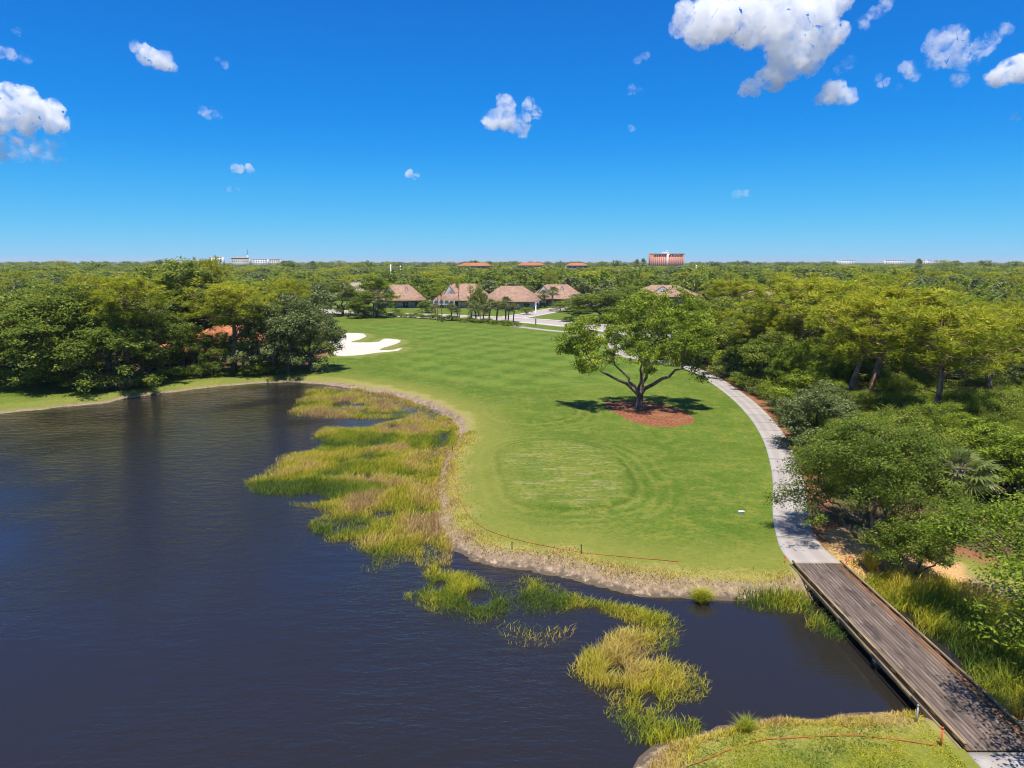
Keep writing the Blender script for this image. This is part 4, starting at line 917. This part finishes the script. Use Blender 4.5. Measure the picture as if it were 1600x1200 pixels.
# far apartment blocks with orange roofs, the coral hotel, the pale towers
def block(name, px, y, wpx, top_py, label, floors, wall='cream', roof='roof_orange', d=16.0, flat=False, bays=None, roof_h=3.0, group=None):
    x = (px-800)/FPX*(y*CP+CAM_H*SP); w = wpx/FPX*y; top = z_at(y, top_py)
    o = thing(name, label, 'building', (x, y, 0), 0.0, group); body = top-(0 if flat else roof_h)
    m = MB(); m.box((-w/2, 0, -0.5), (w/2, d, body)); link('wall', m.mesh('wall', M[wall]), o)
    if flat:
        m = MB(); m.box((-w/2-0.3, -0.3, body+0.01), (w/2+0.3, d+0.3, body+1.0)); link('parapet', m.mesh('parapet', M[wall]), o)
    else:
        m = MB(); hip(m, w, d, body+0.3, top+0.6, 0.55, 1.0, cx=0, cy=d/2); link('roof', m.mesh('roof', M[roof]), o)
    bays = bays or max(4, int(w/6)); fh = body/floors
    me = MB(); bw = w/bays*0.28; me.box((-bw, -0.12, 0), (bw, -0.02, fh*0.5)); wm_ = me.mesh('window', M['glass'])
    for f in range(max(0, floors-3), floors):
        for i in range(bays): link('window', wm_, o, (-w/2+w*(i+0.5)/bays, 0, f*fh+fh*0.3))
    return o
block('apartment_block', 742, 760, 56, 411.5, 'left of the far orange roofed blocks on the skyline', 4)
block('apartment_block', 830, 840, 44, 411.0, 'middle one of the far orange roofed blocks on the skyline', 4)
block('apartment_block', 902, 900, 34, 411.5, 'right of the far orange roofed blocks on the skyline', 4)
hx = (1039-800)/FPX*1500; hw = 52/FPX*1500; ht = z_at(1500, 396.5)
ho = thing('hotel', 'coral pink slab hotel standing above the skyline', 'building', (hx, 1500, 0))
m = MB(); m.box((-hw/2, 0, -0.5), (hw/2, 18, ht)); link('wall', m.mesh('wall', M['coral']), ho)
m = MB(); m.box((-hw/2-0.5, -0.5, ht+0.01), (hw/2+0.5, 18.5, ht+1.4)); link('parapet', m.mesh('parapet', M['white']), ho)
m = MB(); m.box((-9, 3, ht+1.41), (3, 14, ht+3.6)); m.box((-1.5, 4, ht+3.61), (1.5, 9, ht+6.5)); link('penthouse', m.mesh('penthouse', M['white']), ho)
fin = MB(); fin.box((-0.35, -0.7, 0), (0.35, -0.02, ht-6.0)); fin = fin.mesh('fin', M['cream'])
for x in np.linspace(-hw/2+1.0, hw/2-1.0, 18): link('fin', fin, ho, (x, 0, 0))
m = MB(); m.box((-1.6, -1.6, 0), (1.6, -0.91, ht)); link('stair_tower', m.mesh('stair_tower', M['white']), ho, (0.6, 0, 0))
wd = MB(); wd.box((-2.2, -0.4, 0), (2.2, -0.02, 3.6)); wd = wd.mesh('window', M['glass'])
for k in range(5):
    link('window', wd, ho, (-hw/2+9+k*5.4, 0, ht-5.4)); link('window', wd, ho, (5+k*6.0, 0, ht-5.4))
for f in range(7):
    for x in np.linspace(-hw/2+3, hw/2-3, 17)[::1]:
        pass
block('apartment_tower', 338, 1900, 20, 401.5, 'pale tower on the skyline just left of its wider neighbour', 8, 'white', flat=True)
block('apartment_tower', 376, 1900, 27, 401.5, 'widest of the pale towers on the left skyline', 8, 'cream', 'roof_grey', bays=9)
block('apartment_tower', 407, 2000, 22, 405.0, 'low pale block on the skyline right of the radio mast', 6, 'white', flat=True)
block('apartment_tower', 430, 2100, 16, 405.5, 'smallest pale block at the end of the left skyline row', 6, 'cream', flat=True)
for px_, w_, l_ in ((1322, 26, 'pale block far off on the right skyline'), (1398, 30, 'long pale block on the right skyline near the tall palm'), (1448, 12, 'tiny pale block on the right skyline')):
    block('apartment_tower', px_, 2600, w_, 407.0, l_, 6, 'white', flat=True)
t = thing('radio_mast', 'slim pale radio mast on the left skyline', 'mast', ((393.5-800)/FPX*2000, 2000, 0))
zt = z_at(2000, 388)
m = MB(); m.tube([(0, 0, -0.5), (0, 0, zt*0.68)], (1.3, 1.0), 8); link('pole', m.mesh('pole', M['white']), t)
m = MB(); m.tube([(0, 0, zt*0.68), (0, 0, zt)], (0.8, 0.5), 6)
for k in range(4): m.box((-1.2, -1.2, zt*(0.72+0.07*k)), (1.2, 1.2, zt*(0.72+0.07*k)+1.2))
link('aerial', m.mesh('aerial', M['grey_wall']), t)
def pole(px, py, top, label, r=0.12, mat='white', name='utility_pole', y=None, arm=True):
    b = P(px, py) if y is None else np.array(((px-800)/FPX*y, y, 0)); h = z_at(b[1], top)
    o = thing(name, label, 'pole', (b[0], b[1], 0)); m = MB(); m.tube([(0, 0, -0.3), (0, 0, h)], (r*1.3, r), 8); link('post', m.mesh('post', M[mat]), o)
    m = MB()
    if name == 'street_lamp': m.tube([(-0.25, 0, h), (0, 0, h+0.22), (0.25, 0, h)], (0.14, 0.2, 0.14), 8)
    else: m.box((-1.1, -0.1, h-0.9), (1.1, 0.1, h-0.7))
    link('lamp_head' if name == 'street_lamp' else 'cross_arm', m.mesh('head', M[mat]), o)
pole(837, 508, 478, 'white lamp post beside the road near the round bush', 0.16, name='street_lamp')
pole(613, 0, 413, 'tall pale pole standing above the trees left of the houses', 0.35, y=520)
pole(628, 0, 415, 'shorter pale pole beside the tallest pole left of the houses', 0.35, y=560)
pole(1084, 0, 414, 'pale pole rising from the wood right of the coral hotel', 0.4, y=600)
pole(1096, 0, 416, 'thin pole next to the pale one right of the coral hotel', 0.3, y=620)

# ------------------------------------------------------------------ planting along the road and by the houses
plant_px('oak', 536, 493, 438, 62, 'dark oak at the far roadside left of the big pale one', var=1)
plant_px('bright', 588, 495, 427, 68, 'big yellow green oak at the roadside before the houses', var=0)
plant_px('oak', 560, 497, 462, 38, 'small dark tree under the big roadside oak', var=0)
plant_px('oak', 940, 503, 449, 122, 'large dark oak beyond the road, left behind the shade tree', var=3)
plant_px('oak', 985, 500, 446, 90, 'dark oak beside the wide one beyond the road', var=1)
plant_px('oak', 748, 494, 448, 34, 'round leafy tree among the roadside palms', var=2)
plant_px('palm', 584, 497, 455, 40, 'tall fan palm beside the big roadside oak', var=1)
for i, (px, py, top, w_) in enumerate(((706,501,472,24),(716,500,478,20),(737,501,466,24),(744,503,470,24),(755,503,474,22),(764,504,466,26),(776,503,470,26),(790,505,462,26),(794,503,474,22),(802,504,472,20),(680,494,474,20))):
    plant_px('palm', px, py, top, w_, 'small fan palm in the row along the near side of the road', 'roadside palms', var=i)
for px, py, top, l_ in ((684,502,436,'slender bare pine at the left end of the roadside pines'),(691,503,446,'shorter slender pine next to the leftmost roadside pine'),(718,501,431,'tallest slender pine in front of the pink roofed house'),(751,505,440,'slender pine among the roadside palms'),(735,495,444,'slender pine behind the roadside palms')):
    plant_px('tallpine', px, py, top, 16, l_, 'slender roadside pines')
plant_px('palm', 851, 480, 452, 26, 'feathery palm in front of the white gable', var=0)
plant_px('palm', 862, 482, 446, 26, 'taller palm right of the white gable', var=1)
plant_px('palm', 828, 474, 444, 22, 'palm showing against the middle pink roof', var=0)
plant_px('shrub', 822, 492, 478, 24, 'clipped round dark bush at the street corner', var=0)
for i in range(7): plant_px('shrub', 822+i*6.5, 480, 471, 14, 'clipped dark green hedge plant in front of the gabled house', 'hedge before the gabled house', var=0)
for i in range(34):
    u = i/33; px = 560+248*u; py = 492.5+17.5*u**1.3
    plant_px('shrub', px, py+0.6*math.sin(i*2.1), py-8.5-2.0*math.sin(i*1.7), 14+3*math.sin(i*2.9), 'low leafy plant in the border between fairway and road', 'border plants along the road', var=i)
for px, py, top, w_, k_ in ((880,487,470,40,'bright'),(905,490,474,40,'bright'),(895,480,462,30,'palm'),(665,489,468,26,'oak'),(870,478,462,24,'palm'),(650,478,446,34,'bright'),(690,478,452,36,'oak'),(1010,488,462,60,'grey')):
    plant_px(k_, px, py, top, w_, {'bright': 'bushy light green garden tree beyond the road', 'palm': 'garden palm beyond the road', 'oak': 'small dark garden tree beyond the road', 'grey': 'grey green garden tree beyond the road behind the shade tree'}[k_], 'garden trees beyond the road')

# ------------------------------------------------------------------ woods: single trees out to some 400 m, one far mass beyond
rw = np.random.default_rng(21)
NO_TREE = [(P(px, 600)[0], 0) for px in ()]
HOUSES = [(o.location.x, o.location.y) for o in C.objects if o.name.startswith('house')]
def clear_of_houses(x, y):
    ok = np.ones(len(x), bool)
    for hx_, hy_ in HOUSES:
        k = x*hy_/np.maximum(y, 1)          # where the sight line through the tree meets the house
        ok &= ~((np.abs(x-hx_) < 11) & (np.abs(y-hy_) < 12))
        if hy_ > 230: ok &= ~((y < hy_) & (hy_-y < 60) & (np.abs(k-hx_) < 14))
        if hy_ < 200: ok &= ~((y < hy_) & (hy_-y < 40) & (np.abs(k-hx_) < 8))
    return ok
def wood(n, test, sp, choose, reach=380):
    """dart throwing; test(x, y) -> mask, sp(d) spacing, choose(d, x, y, z) plants one"""
    d = np.sqrt(rw.uniform(0.0, 1.0, n))*reach+52; x = rw.uniform(-0.80, 0.80, n)*d
    ok = test(x, d) & clear_of_houses(x, d) & (line_d(road_line, x, d) > 14) & (line_d(road2_line, x, d) > 9)
    x, d = x[ok], d[ok]; Z = height(x, d); pts = np.zeros((len(TREES)+len(x), 2)); m_ = len(TREES); pts[:m_] = [(a, b_) for a, b_, c in TREES]; m0 = m_
    for xx, yy, zz in zip(x, d, Z):
        if (np.hypot(pts[:m_, 0]-xx, pts[:m_, 1]-yy) < sp(yy)).any(): continue
        choose(yy, xx, yy, zz); pts[m_] = (xx, yy); m_ += 1
    return m_-m0
def in_r(x, y): return poly_sd(forest_r, x, y) > 5.0
def in_l(x, y): return poly_sd(forest_l, x, y) > 3.0
def near_r(d, x, y, z):
    k = rw.random(); low = d < 84
    lab = ' in the wood right of the cart path'; g = 'trees of the wood right of the path'
    if low: plant('bigshrub', x, y, rw.uniform(3.4, 6.2), rw.uniform(2.3, 3.7), 'low dark oak thicket'+lab, g, var=int(rw.integers(0, 3)), z=z)
    elif k < 0.18: plant('oak', x, y, rw.uniform(7, 11), rw.uniform(3.6, 5.0), 'dark green oak'+lab, g, z=z)
    elif k < 0.50: plant('bright', x, y, rw.uniform(6, 9.5), rw.uniform(2.8, 4.0), 'light green leafy tree'+lab, g, z=z)
    elif k < 0.62: plant('grey', x, y, rw.uniform(6, 9), rw.uniform(3.2, 4.8), 'grey green oak'+lab, g, z=z)
    elif k < 0.92 and not low: plant('pine', x, y, rw.uniform(9.5, 12.5), rw.uniform(3.2, 4.4), 'yellow green pine'+lab, g, z=z)
    else: plant('palm', x, y, rw.uniform(4, 7), rw.uniform(1.8, 2.3), 'fan palm'+lab, g, z=z)
n1 = wood(30000, lambda x, y: (y < 150) & (x < 0.78*y+6) & in_r(x, y), lambda d: 2.7 if d < 84 else 3.4+d*0.018, near_r, reach=100)
def near_l(d, x, y, z):
    k = rw.random(); lab = ' in the wood on the left shore'; g = 'trees of the wood on the left shore'
    if k < 0.45: plant('oak', x, y, rw.uniform(10, 14), rw.uniform(4.5, 6.2), 'dark green oak'+lab, g, z=z)
    elif k < 0.62: plant('grey', x, y, rw.uniform(8, 12), rw.uniform(4.0, 5.4), 'grey green oak'+lab, g, z=z)
    elif k < 0.78: plant('pine', x, y, rw.uniform(13, 16), rw.uniform(3.6, 4.6), 'yellow green pine'+lab, g, z=z)
    else: plant('bright', x, y, rw.uniform(8, 11), rw.uniform(3.5, 4.5), 'light green leafy tree'+lab, g, z=z)
n2 = wood(12000, lambda x, y: (y < 170) & in_l(x, y), lambda d: 6.2, near_l)
def mid(d, x, y, z):
    side = 'right of the road' if x > 60 else ('left of the houses' if x < -50 else 'behind the houses'); g = 'woodland trees '+side
    if rw.random() < 0.80: plant('farbroad', x, y, rw.uniform(8.5, 13.5), rw.uniform(5.0, 7.5), 'leafy tree in the woodland '+side, g, z=z)
    else: plant('farpine', x, y, rw.uniform(12, 15.5), rw.uniform(3.8, 5.2), 'pine in the woodland '+side, g, z=z)
def mid_ok(x, y):
    return (y > 148) & (y < 338) & (in_r(x, y) | in_l(x, y) | ((y > 318) & (np.abs(x) < 0.78*y)))
n2b = wood(30000, lambda x, y: (y < 150) & in_l(x, y) & (poly_sd(forest_l, x, y) < 10), lambda d: 2.6, lambda d, x, y, z: plant('shrub', x, y, rw.uniform(2.0, 4.0), rw.uniform(1.8, 3.2), 'leafy bush under the trees of the left wood', 'bushes under the left wood', z=z), reach=100)
n3 = wood(9000, mid_ok, lambda d: 8.6+max(0, d-200)*0.022, mid)
# understory along the wood edge
def under(d, x, y, z):
    plant('shrub', x, y, rw.uniform(1.2, 3.0), rw.uniform(1.2, 2.2), 'leafy shrub at the edge of the wood beside the cart path', 'shrubs along the cart path', z=z)
def edge_ok(x, y):
    e = poly_sd(forest_r, x, y)
    return (y < 125) & (e > 2.0) & (e < 13) & (x > 15) & (poly_sd(sandy_poly, x, y) < -1.0) & (poly_sd(water_poly, x, y) < -3)
n4 = wood(26000, edge_ok, lambda d: 1.75, under, reach=75)
print('planted', n1, n2, n3, n4, len(TREES))

# the far mass of woodland
def far_wood():
    rng = np.random.default_rng(31); pts = []
    d = 346.0
    while d < 9000:
        s = 10.5+d*0.012; row = np.arange(-0.80*d-20, 0.80*d+20, s)
        xs = row+rng.uniform(-0.45, 0.45, len(row))*s; ys = d+rng.uniform(-0.5, 0.5, len(row))*s
        pts.append(np.stack([xs, ys, np.full(len(row), s)], 1)); d += s*0.95
    p = np.concatenate(pts); keep = np.ones(len(p), bool)
    for hx_, hy_ in HOUSES: keep &= ~((np.abs(p[:, 0]-hx_) < 17) & (np.abs(p[:, 1]-hy_) < 17))
    for o in C.objects:
        if o.get('category') == 'building':
            keep &= ~((np.abs(p[:, 0]-o.location.x) < 36) & (np.abs(p[:, 1]-o.location.y-8) < 16))
            if 600 < o.location.y < 1000:      # open ground before the far blocks
                kx = p[:, 0]*o.location.y/p[:, 1]; keep &= ~((np.abs(kx-o.location.x) < 24) & (p[:, 1] < o.location.y) & (p[:, 1] > o.location.y-110))
    p = p[keep]; n = len(p)
    ppx = 800+FPX*p[:, 0]/p[:, 1]
    h = rng.uniform(9.0, 14.5, n)*(1+0.12*vnoise(p[:, 0], p[:, 1], 160, 3)); h = np.minimum(h, 16.0); h = np.where((rng.random(n) < 0.07) & (p[:, 1] > 900) & ~((ppx > 318) & (ppx < 446)) & ~((ppx > 1000) & (ppx < 1075)) & ~((ppx > 1300) & (ppx < 1465)), rng.uniform(17, 22.5, n), h); r = p[:, 2]*rng.uniform(0.52, 0.72, n); r = np.clip(r, 5, 14)
    kind = rng.choice(6, n, p=(0.26, 0.17, 0.17, 0.22, 0.09, 0.09))
    me = np_mesh('woodland', np.stack([p[:, 0], p[:, 1], 0*h], 1), [np.zeros((0, 3), np.int32)] if False else [np.array([[0, 1, 2]])],
                 attrs={'kind_id': kind.astype(float), 'sx': r, 'sz': h, 'rz': rng.uniform(0, 6.28, n)})
    o = link('distant_woodland', me); tag(o, 'unbroken distant woodland reaching to the horizon', 'woodland', kind='stuff')
    ng = bpy.data.node_groups.new('woodland', 'GeometryNodeTree'); ng.interface.new_socket('Geometry', in_out='INPUT', socket_type='NodeSocketGeometry'); ng.interface.new_socket('Geometry', in_out='OUTPUT', socket_type='NodeSocketGeometry')
    N = ng.nodes.new; gi, go, join = N('NodeGroupInput'), N('NodeGroupOutput'), N('GeometryNodeJoinGeometry')
    m2p = N('GeometryNodeMeshToPoints'); ng.links.new(gi.outputs[0], m2p.inputs[0])
    def at(nm):
        a = N('GeometryNodeInputNamedAttribute'); a.data_type = 'FLOAT'; a.inputs[0].default_value = nm; return a.outputs[0]
    keys = ['farbroad0', 'farbroad1', 'farbroad2', 'farbroad3', 'farpine0', 'farpine1']
    for i, k in enumerate(keys):
        pr = PROTO[k]; po = bpy.data.objects.new('proto_'+k, pr['joint'])
        oi = N('GeometryNodeObjectInfo'); oi.inputs['Object'].default_value = po; oi.inputs['As Instance'].default_value = True
        cmp_ = N('FunctionNodeCompare'); cmp_.data_type = 'FLOAT'; cmp_.operation = 'EQUAL'; cmp_.inputs[1].default_value = i; cmp_.inputs['Epsilon'].default_value = 0.1
        ng.links.new(at('kind_id'), cmp_.inputs[0])
        sx = N('ShaderNodeMath'); sx.operation = 'MULTIPLY'; sx.inputs[1].default_value = 1/pr['r']; ng.links.new(at('sx'), sx.inputs[0])
        sz = N('ShaderNodeMath'); sz.operation = 'MULTIPLY'; sz.inputs[1].default_value = 1/pr['h']; ng.links.new(at('sz'), sz.inputs[0])
        cs = N('ShaderNodeCombineXYZ'); ng.links.new(sx.outputs[0], cs.inputs[0]); ng.links.new(sx.outputs[0], cs.inputs[1]); ng.links.new(sz.outputs[0], cs.inputs[2])
        cr = N('ShaderNodeCombineXYZ'); ng.links.new(at('rz'), cr.inputs[2])
        ip = N('GeometryNodeInstanceOnPoints'); ng.links.new(m2p.outputs[0], ip.inputs['Points']); ng.links.new(cmp_.outputs[0], ip.inputs['Selection'])
        ng.links.new(oi.outputs['Geometry'], ip.inputs['Instance']); ng.links.new(cr.outputs[0], ip.inputs['Rotation']); ng.links.new(cs.outputs[0], ip.inputs['Scale'])
        ng.links.new(ip.outputs[0], join.inputs[0])
    ng.links.new(join.outputs[0], go.inputs[0])
    md = o.modifiers.new('trees', 'NODES'); md.node_group = ng
    return n
print('far trees', far_wood())
for px_, y_, top, l_ in ((992, 700, 404, 'tall palm on the skyline left of the coral hotel'), (1000, 720, 402.5, 'taller palm on the skyline beside the coral hotel'), (1428, 640, 403, 'dark palm standing out on the right skyline'), (745, 800, 406.5, 'lone palm on the skyline above the orange roofs'), (493, 700, 407, 'lone palm on the skyline right of the pale towers')):
    plant('palm', (px_-800)/FPX*y_, y_, z_at(y_, top), 4.5, l_, z=0.0)

# ------------------------------------------------------------------ small things on the lawns
M['orange'] = simple_mat('orange cord', (0.36, 0.11, 0.03), 0.7, 0.2, 3.0)
M['orange_paint'] = simple_mat('orange paint', (0.70, 0.13, 0.05), 0.6, 0.15, 3.0)
M['dark_stake'] = simple_mat('dark green stake', (0.03, 0.05, 0.03), 0.7, 0.2, 3.0)
M['grey_stake'] = simple_mat('grey stake', (0.42, 0.42, 0.40), 0.7, 0.2, 3.0)
def rope(px, label):
    pts, q = resample(smooth_poly(PP(px), 5, closed=False), 0.35); z = height(pts[:, 0], pts[:, 1])
    pts = pts+np.stack([0.05*vnoise(q, 0*q, 1.7, 41), 0.05*vnoise(q, 0*q, 1.3, 42)], 1)
    m = MB(); m.tube(np.stack([pts[:, 0], pts[:, 1], z+0.05+0.012*vnoise(q, 0*q, 0.9, 43)], 1)-[0, 0, 0.022], 0.026, 6); tag(link('orange_cord', m.mesh('orange_cord', M['orange'], True)), label, 'cord')
rope([(733,687),(718,696),(708,705),(706,720),(710,748),(718,780),(732,805),(755,825),(790,839),(840,851),(905,863),(990,872),(1060,878)], 'orange cord lying along the curved top of the far bank')
rope([(1060,1206),(1100,1188),(1150,1170),(1200,1157),(1260,1151),(1330,1151),(1400,1157),(1465,1166)], 'orange cord across the near lawn beside the bridge end')
def stake(px, py, h, label, mat, foot=0.0):
    b = P(px, py); o = thing('stake', label, 'stake', (b[0], b[1], hz(b[0], b[1])))
    m = MB(); m.tube([(0, 0, -0.2), (foot, 0, h)], 0.035, 6); link('post', m.mesh('post', M[mat]), o)
    m = MB(); m.tube([(foot, 0, h), (foot, 0, h+0.05)], (0.05, 0.03), 6); link('cap', m.mesh('cap', M[mat]), o)
stake(1470, 1166, 0.75, 'orange stake at the end of the near cord by the bridge', 'orange_paint')
stake(1432, 1128, 0.7, 'grey stake in the grass beside the bridge', 'grey_stake')
stake(1226, 880, 0.4, 'orange stake in the lawn at the far left corner of the bridge', 'orange_paint')
stake(1318, 884, 0.6, 'leaning orange stake in the sand at the far right corner of the bridge', 'orange_paint', 0.3)
stake(908, 866, 0.6, 'dark stake in the bank beneath the middle of the far lawn', 'dark_stake')
stake(800, 858, 0.45, 'short dark stake in the bank where the cord curves', 'dark_stake')
stake(707, 701, 0.5, 'dark stake beside the upper end of the far cord', 'dark_stake')
stake(556, 563, 0.7, 'thin pale stake near the bunker', 'grey_stake')
b = P(1158, 803); o = thing('tee_marker', 'small white marker box on the lawn left of the path', 'marker', (b[0], b[1], hz(b[0], b[1])))
m = MB(); m.box((-0.2, -0.1, 0), (0.2, 0.1, 0.16)); link('body', m.mesh('body', M['white']), o)
m = MB(); m.box((-0.22, -0.12, 0.161), (0.22, 0.12, 0.2)); link('lid', m.mesh('lid', M['white']), o)
# fountain grass on the sand by the bridge, a green tuft on the bank, a weed on the near shore
def tuft(px, py, h, r, n, tone, label, zed=0.0):
    b = P(px, py, zed); rng = np.random.default_rng(int(px)); a = rng.uniform(0, 6.28, n); rr = r*0.35*np.sqrt(rng.random(n))
    x, y = b[0]+np.cos(a)*rr, b[1]+np.sin(a)*rr; hh = h*rng.uniform(0.6, 1.15, n)
    V, F, col = blades(x, y, height(x, y)-0.03, hh, rng.uniform(0.02, 0.035, n), rng.uniform(0.2, 1.0, n)*r, tone+rng.normal(0, 0.12, n), rng, (0.0, 0.0))
    c0 = np.array((b[0], b[1], hz(b[0], b[1])))
    tag(link('grass_tuft', np_mesh('grass_tuft', V-c0, F, cols={'col': col}, mat=M['reed']), None, c0), label, 'grass tuft')
tuft(1361, 884, 1.15, 0.75, 900, 0.62, 'pale fountain grass tuft on the sand beside the bridge')
tuft(1098, 922, 0.75, 0.9, 900, 0.36, 'bright green tuft on the bare bank')
tuft(1165, 1140, 0.55, 0.6, 260, 0.30, 'weedy green tuft on the near shore')
tuft(1400, 912, 0.6, 0.7, 400, 0.6, 'dry grass tuft under the small rounded tree')

# ------------------------------------------------------------------ clouds: closed puffs filled with bright vapour
def cloud_mat(dens, name='cloud vapour', lo=0.39, hi=0.72):
    t = NT(name); co = t.pos()
    n1 = t.noise(0.011, 6, 0.68, co, dist=0.6)
    d = t.math('MULTIPLY', t.ss(n1, lo, hi), dens)
    v = t.n('VolumePrincipled', {'Color': (1, 1, 1), 'Density': d, 'Anisotropy': 0.0})
    t.t.links.new(v.outputs[0], t.out.inputs['Volume']); return t.m
tex_a = bpy.data.textures.new('billow', 'CLOUDS'); tex_a.noise_scale = 55; tex_a.noise_depth = 3
tex_b = bpy.data.textures.new('billow fine', 'CLOUDS'); tex_b.noise_scale = 12; tex_b.noise_depth = 4
CY = 4500.0
def ico():
    import bmesh
    bm = bmesh.new(); bmesh.ops.create_icosphere(bm, subdivisions=2, radius=1.0)
    V = np.array([v.co[:] for v in bm.verts]); F = np.array([[v.index for v in f.verts] for f in bm.faces]); bm.free(); return V, F
ICO_V, ICO_F = ico()
def cloud(lobes, label, thin=1.0):
    rng = np.random.default_rng(int(lobes[0][0])+3); k = CY*1.0/FPX; V, F = [], []; n = 0
    c0 = np.mean([(a, b_) for a, b_, r in lobes], axis=0)
    def wp(px, py):
        u = (px-800)/FPX; v = (py-600)/FPX; t = CY/(CP-v*SP); return np.array((u*t, CY, CAM_H-t*(SP+v*CP)))
    org = wp(*c0)
    for px, py, r in lobes:
        c = wp(px, py)-org; r = r*1.28+1.5; R_ = r*k; m_ = max(9, int(9*min(2.4, r/12)))
        for i in range(m_):
            d = rng.normal(size=3); d /= np.linalg.norm(d); rr = R_*rng.uniform(0.28, 0.55); off = d*np.array((1.0, 1.2, 0.75))*(R_-rr*0.7)*rng.uniform(0.3, 1.0)
            if off[2] < -0.35*R_: off[2] = -0.35*R_
            V.append(ICO_V*rr+c+off); F.append(ICO_F+n); n += len(ICO_V)
    size = max(r for a, b_, r in lobes)*k
    o = link('cloud', np_mesh('cloud', np.concatenate(V), [np.concatenate(F)], mat=M['cloud'] if thin == 1.0 else M['wisp'], smooth=True), None, org)
    rm = o.modifiers.new('union', 'REMESH'); rm.mode = 'VOXEL'; rm.voxel_size = 4.0 if size < 60 else 5.5
    for tx, st in ((tex_a, min(0.60*size, 60)), (tex_b, min(0.40*size, 30))):
        dm_ = o.modifiers.new('billow', 'DISPLACE'); dm_.texture = tx; dm_.texture_coords = 'LOCAL'; dm_.strength = st; dm_.mid_level = 0.45
    return tag(o, label, 'cloud', 'white clouds in the blue sky')
M['cloud'] = cloud_mat(0.032); M['wisp'] = cloud_mat(0.013, 'thin cloud vapour', 0.44, 0.68)
cloud([(1075,28,22),(1110,32,32),(1160,25,42),(1210,30,42),(1260,22,32),(1290,8,28),(1310,-2,22),(1235,72,28),(1228,100,28),(1262,95,20),(1275,58,28),(1298,62,20),(1205,122,18),(1175,136,14),(1100,55,20)], 'largest cloud, hanging from the top edge right of centre')
cloud([(1288,152,12),(1303,144,15),(1320,151,12)], 'small puffy cloud below the largest one')
cloud([(1326,98,10),(1314,108,8)], 'tiny cloud tucked beside the largest one', 0.5)
cloud([(1350,35,10),(1368,20,10),(1385,4,10)], 'slanting wisp at the top edge right of the largest cloud', 0.5)
cloud([(1470,75,22),(1490,60,18),(1495,95,16),(1460,95,12),(1425,105,11),(1500,122,10),(1530,80,15),(1550,65,12),(1575,45,9),(1432,118,7)], 'broken ragged cloud in the upper right sky', 0.5)
cloud([(1560,122,14),(1590,106,22),(1625,98,28)], 'bright cloud cut by the right edge')
cloud([(1380,130,7),(1400,138,6),(1372,122,5)], 'faint scrap of cloud left of the ragged one', 0.5)
cloud([(772,188,14),(790,168,14),(790,186,18),(806,192,14),(788,153,8),(816,206,8),(818,182,8),(830,166,10),(838,178,7)], 'white cloud with two peaks in the middle of the sky')
cloud([(214,74,9),(232,87,14),(253,97,13),(270,104,8)], 'slanted oval cloud in the upper left')
cloud([(0,165,22),(30,155,20),(60,170,22),(85,190,18),(30,185,22),(-5,190,22)], 'bright upper part of the cloud at the left edge')
cloud([(8,222,20),(40,236,18),(70,236,18),(90,220,10),(-5,240,16),(88,246,9)], 'greyish lower cloud at the left edge', 0.5)
cloud([(0,80,12),(20,86,9),(42,92,7),(25,50,5)], 'ragged small cloud at the left edge near the top', 0.5)
cloud([(316,171,6),(326,178,7),(340,181,6)], 'small flat cloud left of centre', 0.5)
cloud([(340,92,4),(352,102,5)], 'faint curl of cloud above the small flat one', 0.5)
cloud([(371,263,8),(388,265,8)], 'small low cloud over the left horizon')
cloud([(358,295,4),(370,295,4)], 'faint scrap under the small low cloud', 0.5)
cloud([(640,270,6),(650,275,5)], 'tiny low cloud left of the middle')
cloud([(986,140,7),(996,141,6)], 'tiny cloud under the largest cloud on its left', 0.5)
cloud([(996,93,6),(1008,88,7)], 'wisp just left of the largest cloud', 0.5)
cloud([(985,202,6)], 'lone speck of cloud below the wisps', 0.5)
cloud([(1150,302,6),(1164,302,5)], 'faint low cloud over the right horizon', 0.5)
cloud([(1593,183,8)], 'small cloud at the right edge', 0.5)

# ------------------------------------------------------------------ haze: thin even air round the whole place, below the clouds
t_ = NT('thin haze'); v_ = t_.n('VolumePrincipled', {'Color': (0.80, 0.90, 1.0), 'Density': 7e-5, 'Anisotropy': 0.2})
t_.t.links.new(v_.outputs[0], t_.out.inputs['Volume'])
m = MB(); m.box((gx[0]-200, gy[0]-200, -3.5), (gx[-1]+200, gy[-1]+200, 78.0))
tag(link('haze', m.mesh('haze', t_.m)), 'thin pale haze over the land', 'haze', kind='stuff')
print('triangles', sum(sum(len(p.vertices)-2 for p in me.polygons) for me in bpy.data.meshes if me.users) if False else sum(len(me.loops)-2*len(me.polygons) for me in bpy.data.meshes if me.users))
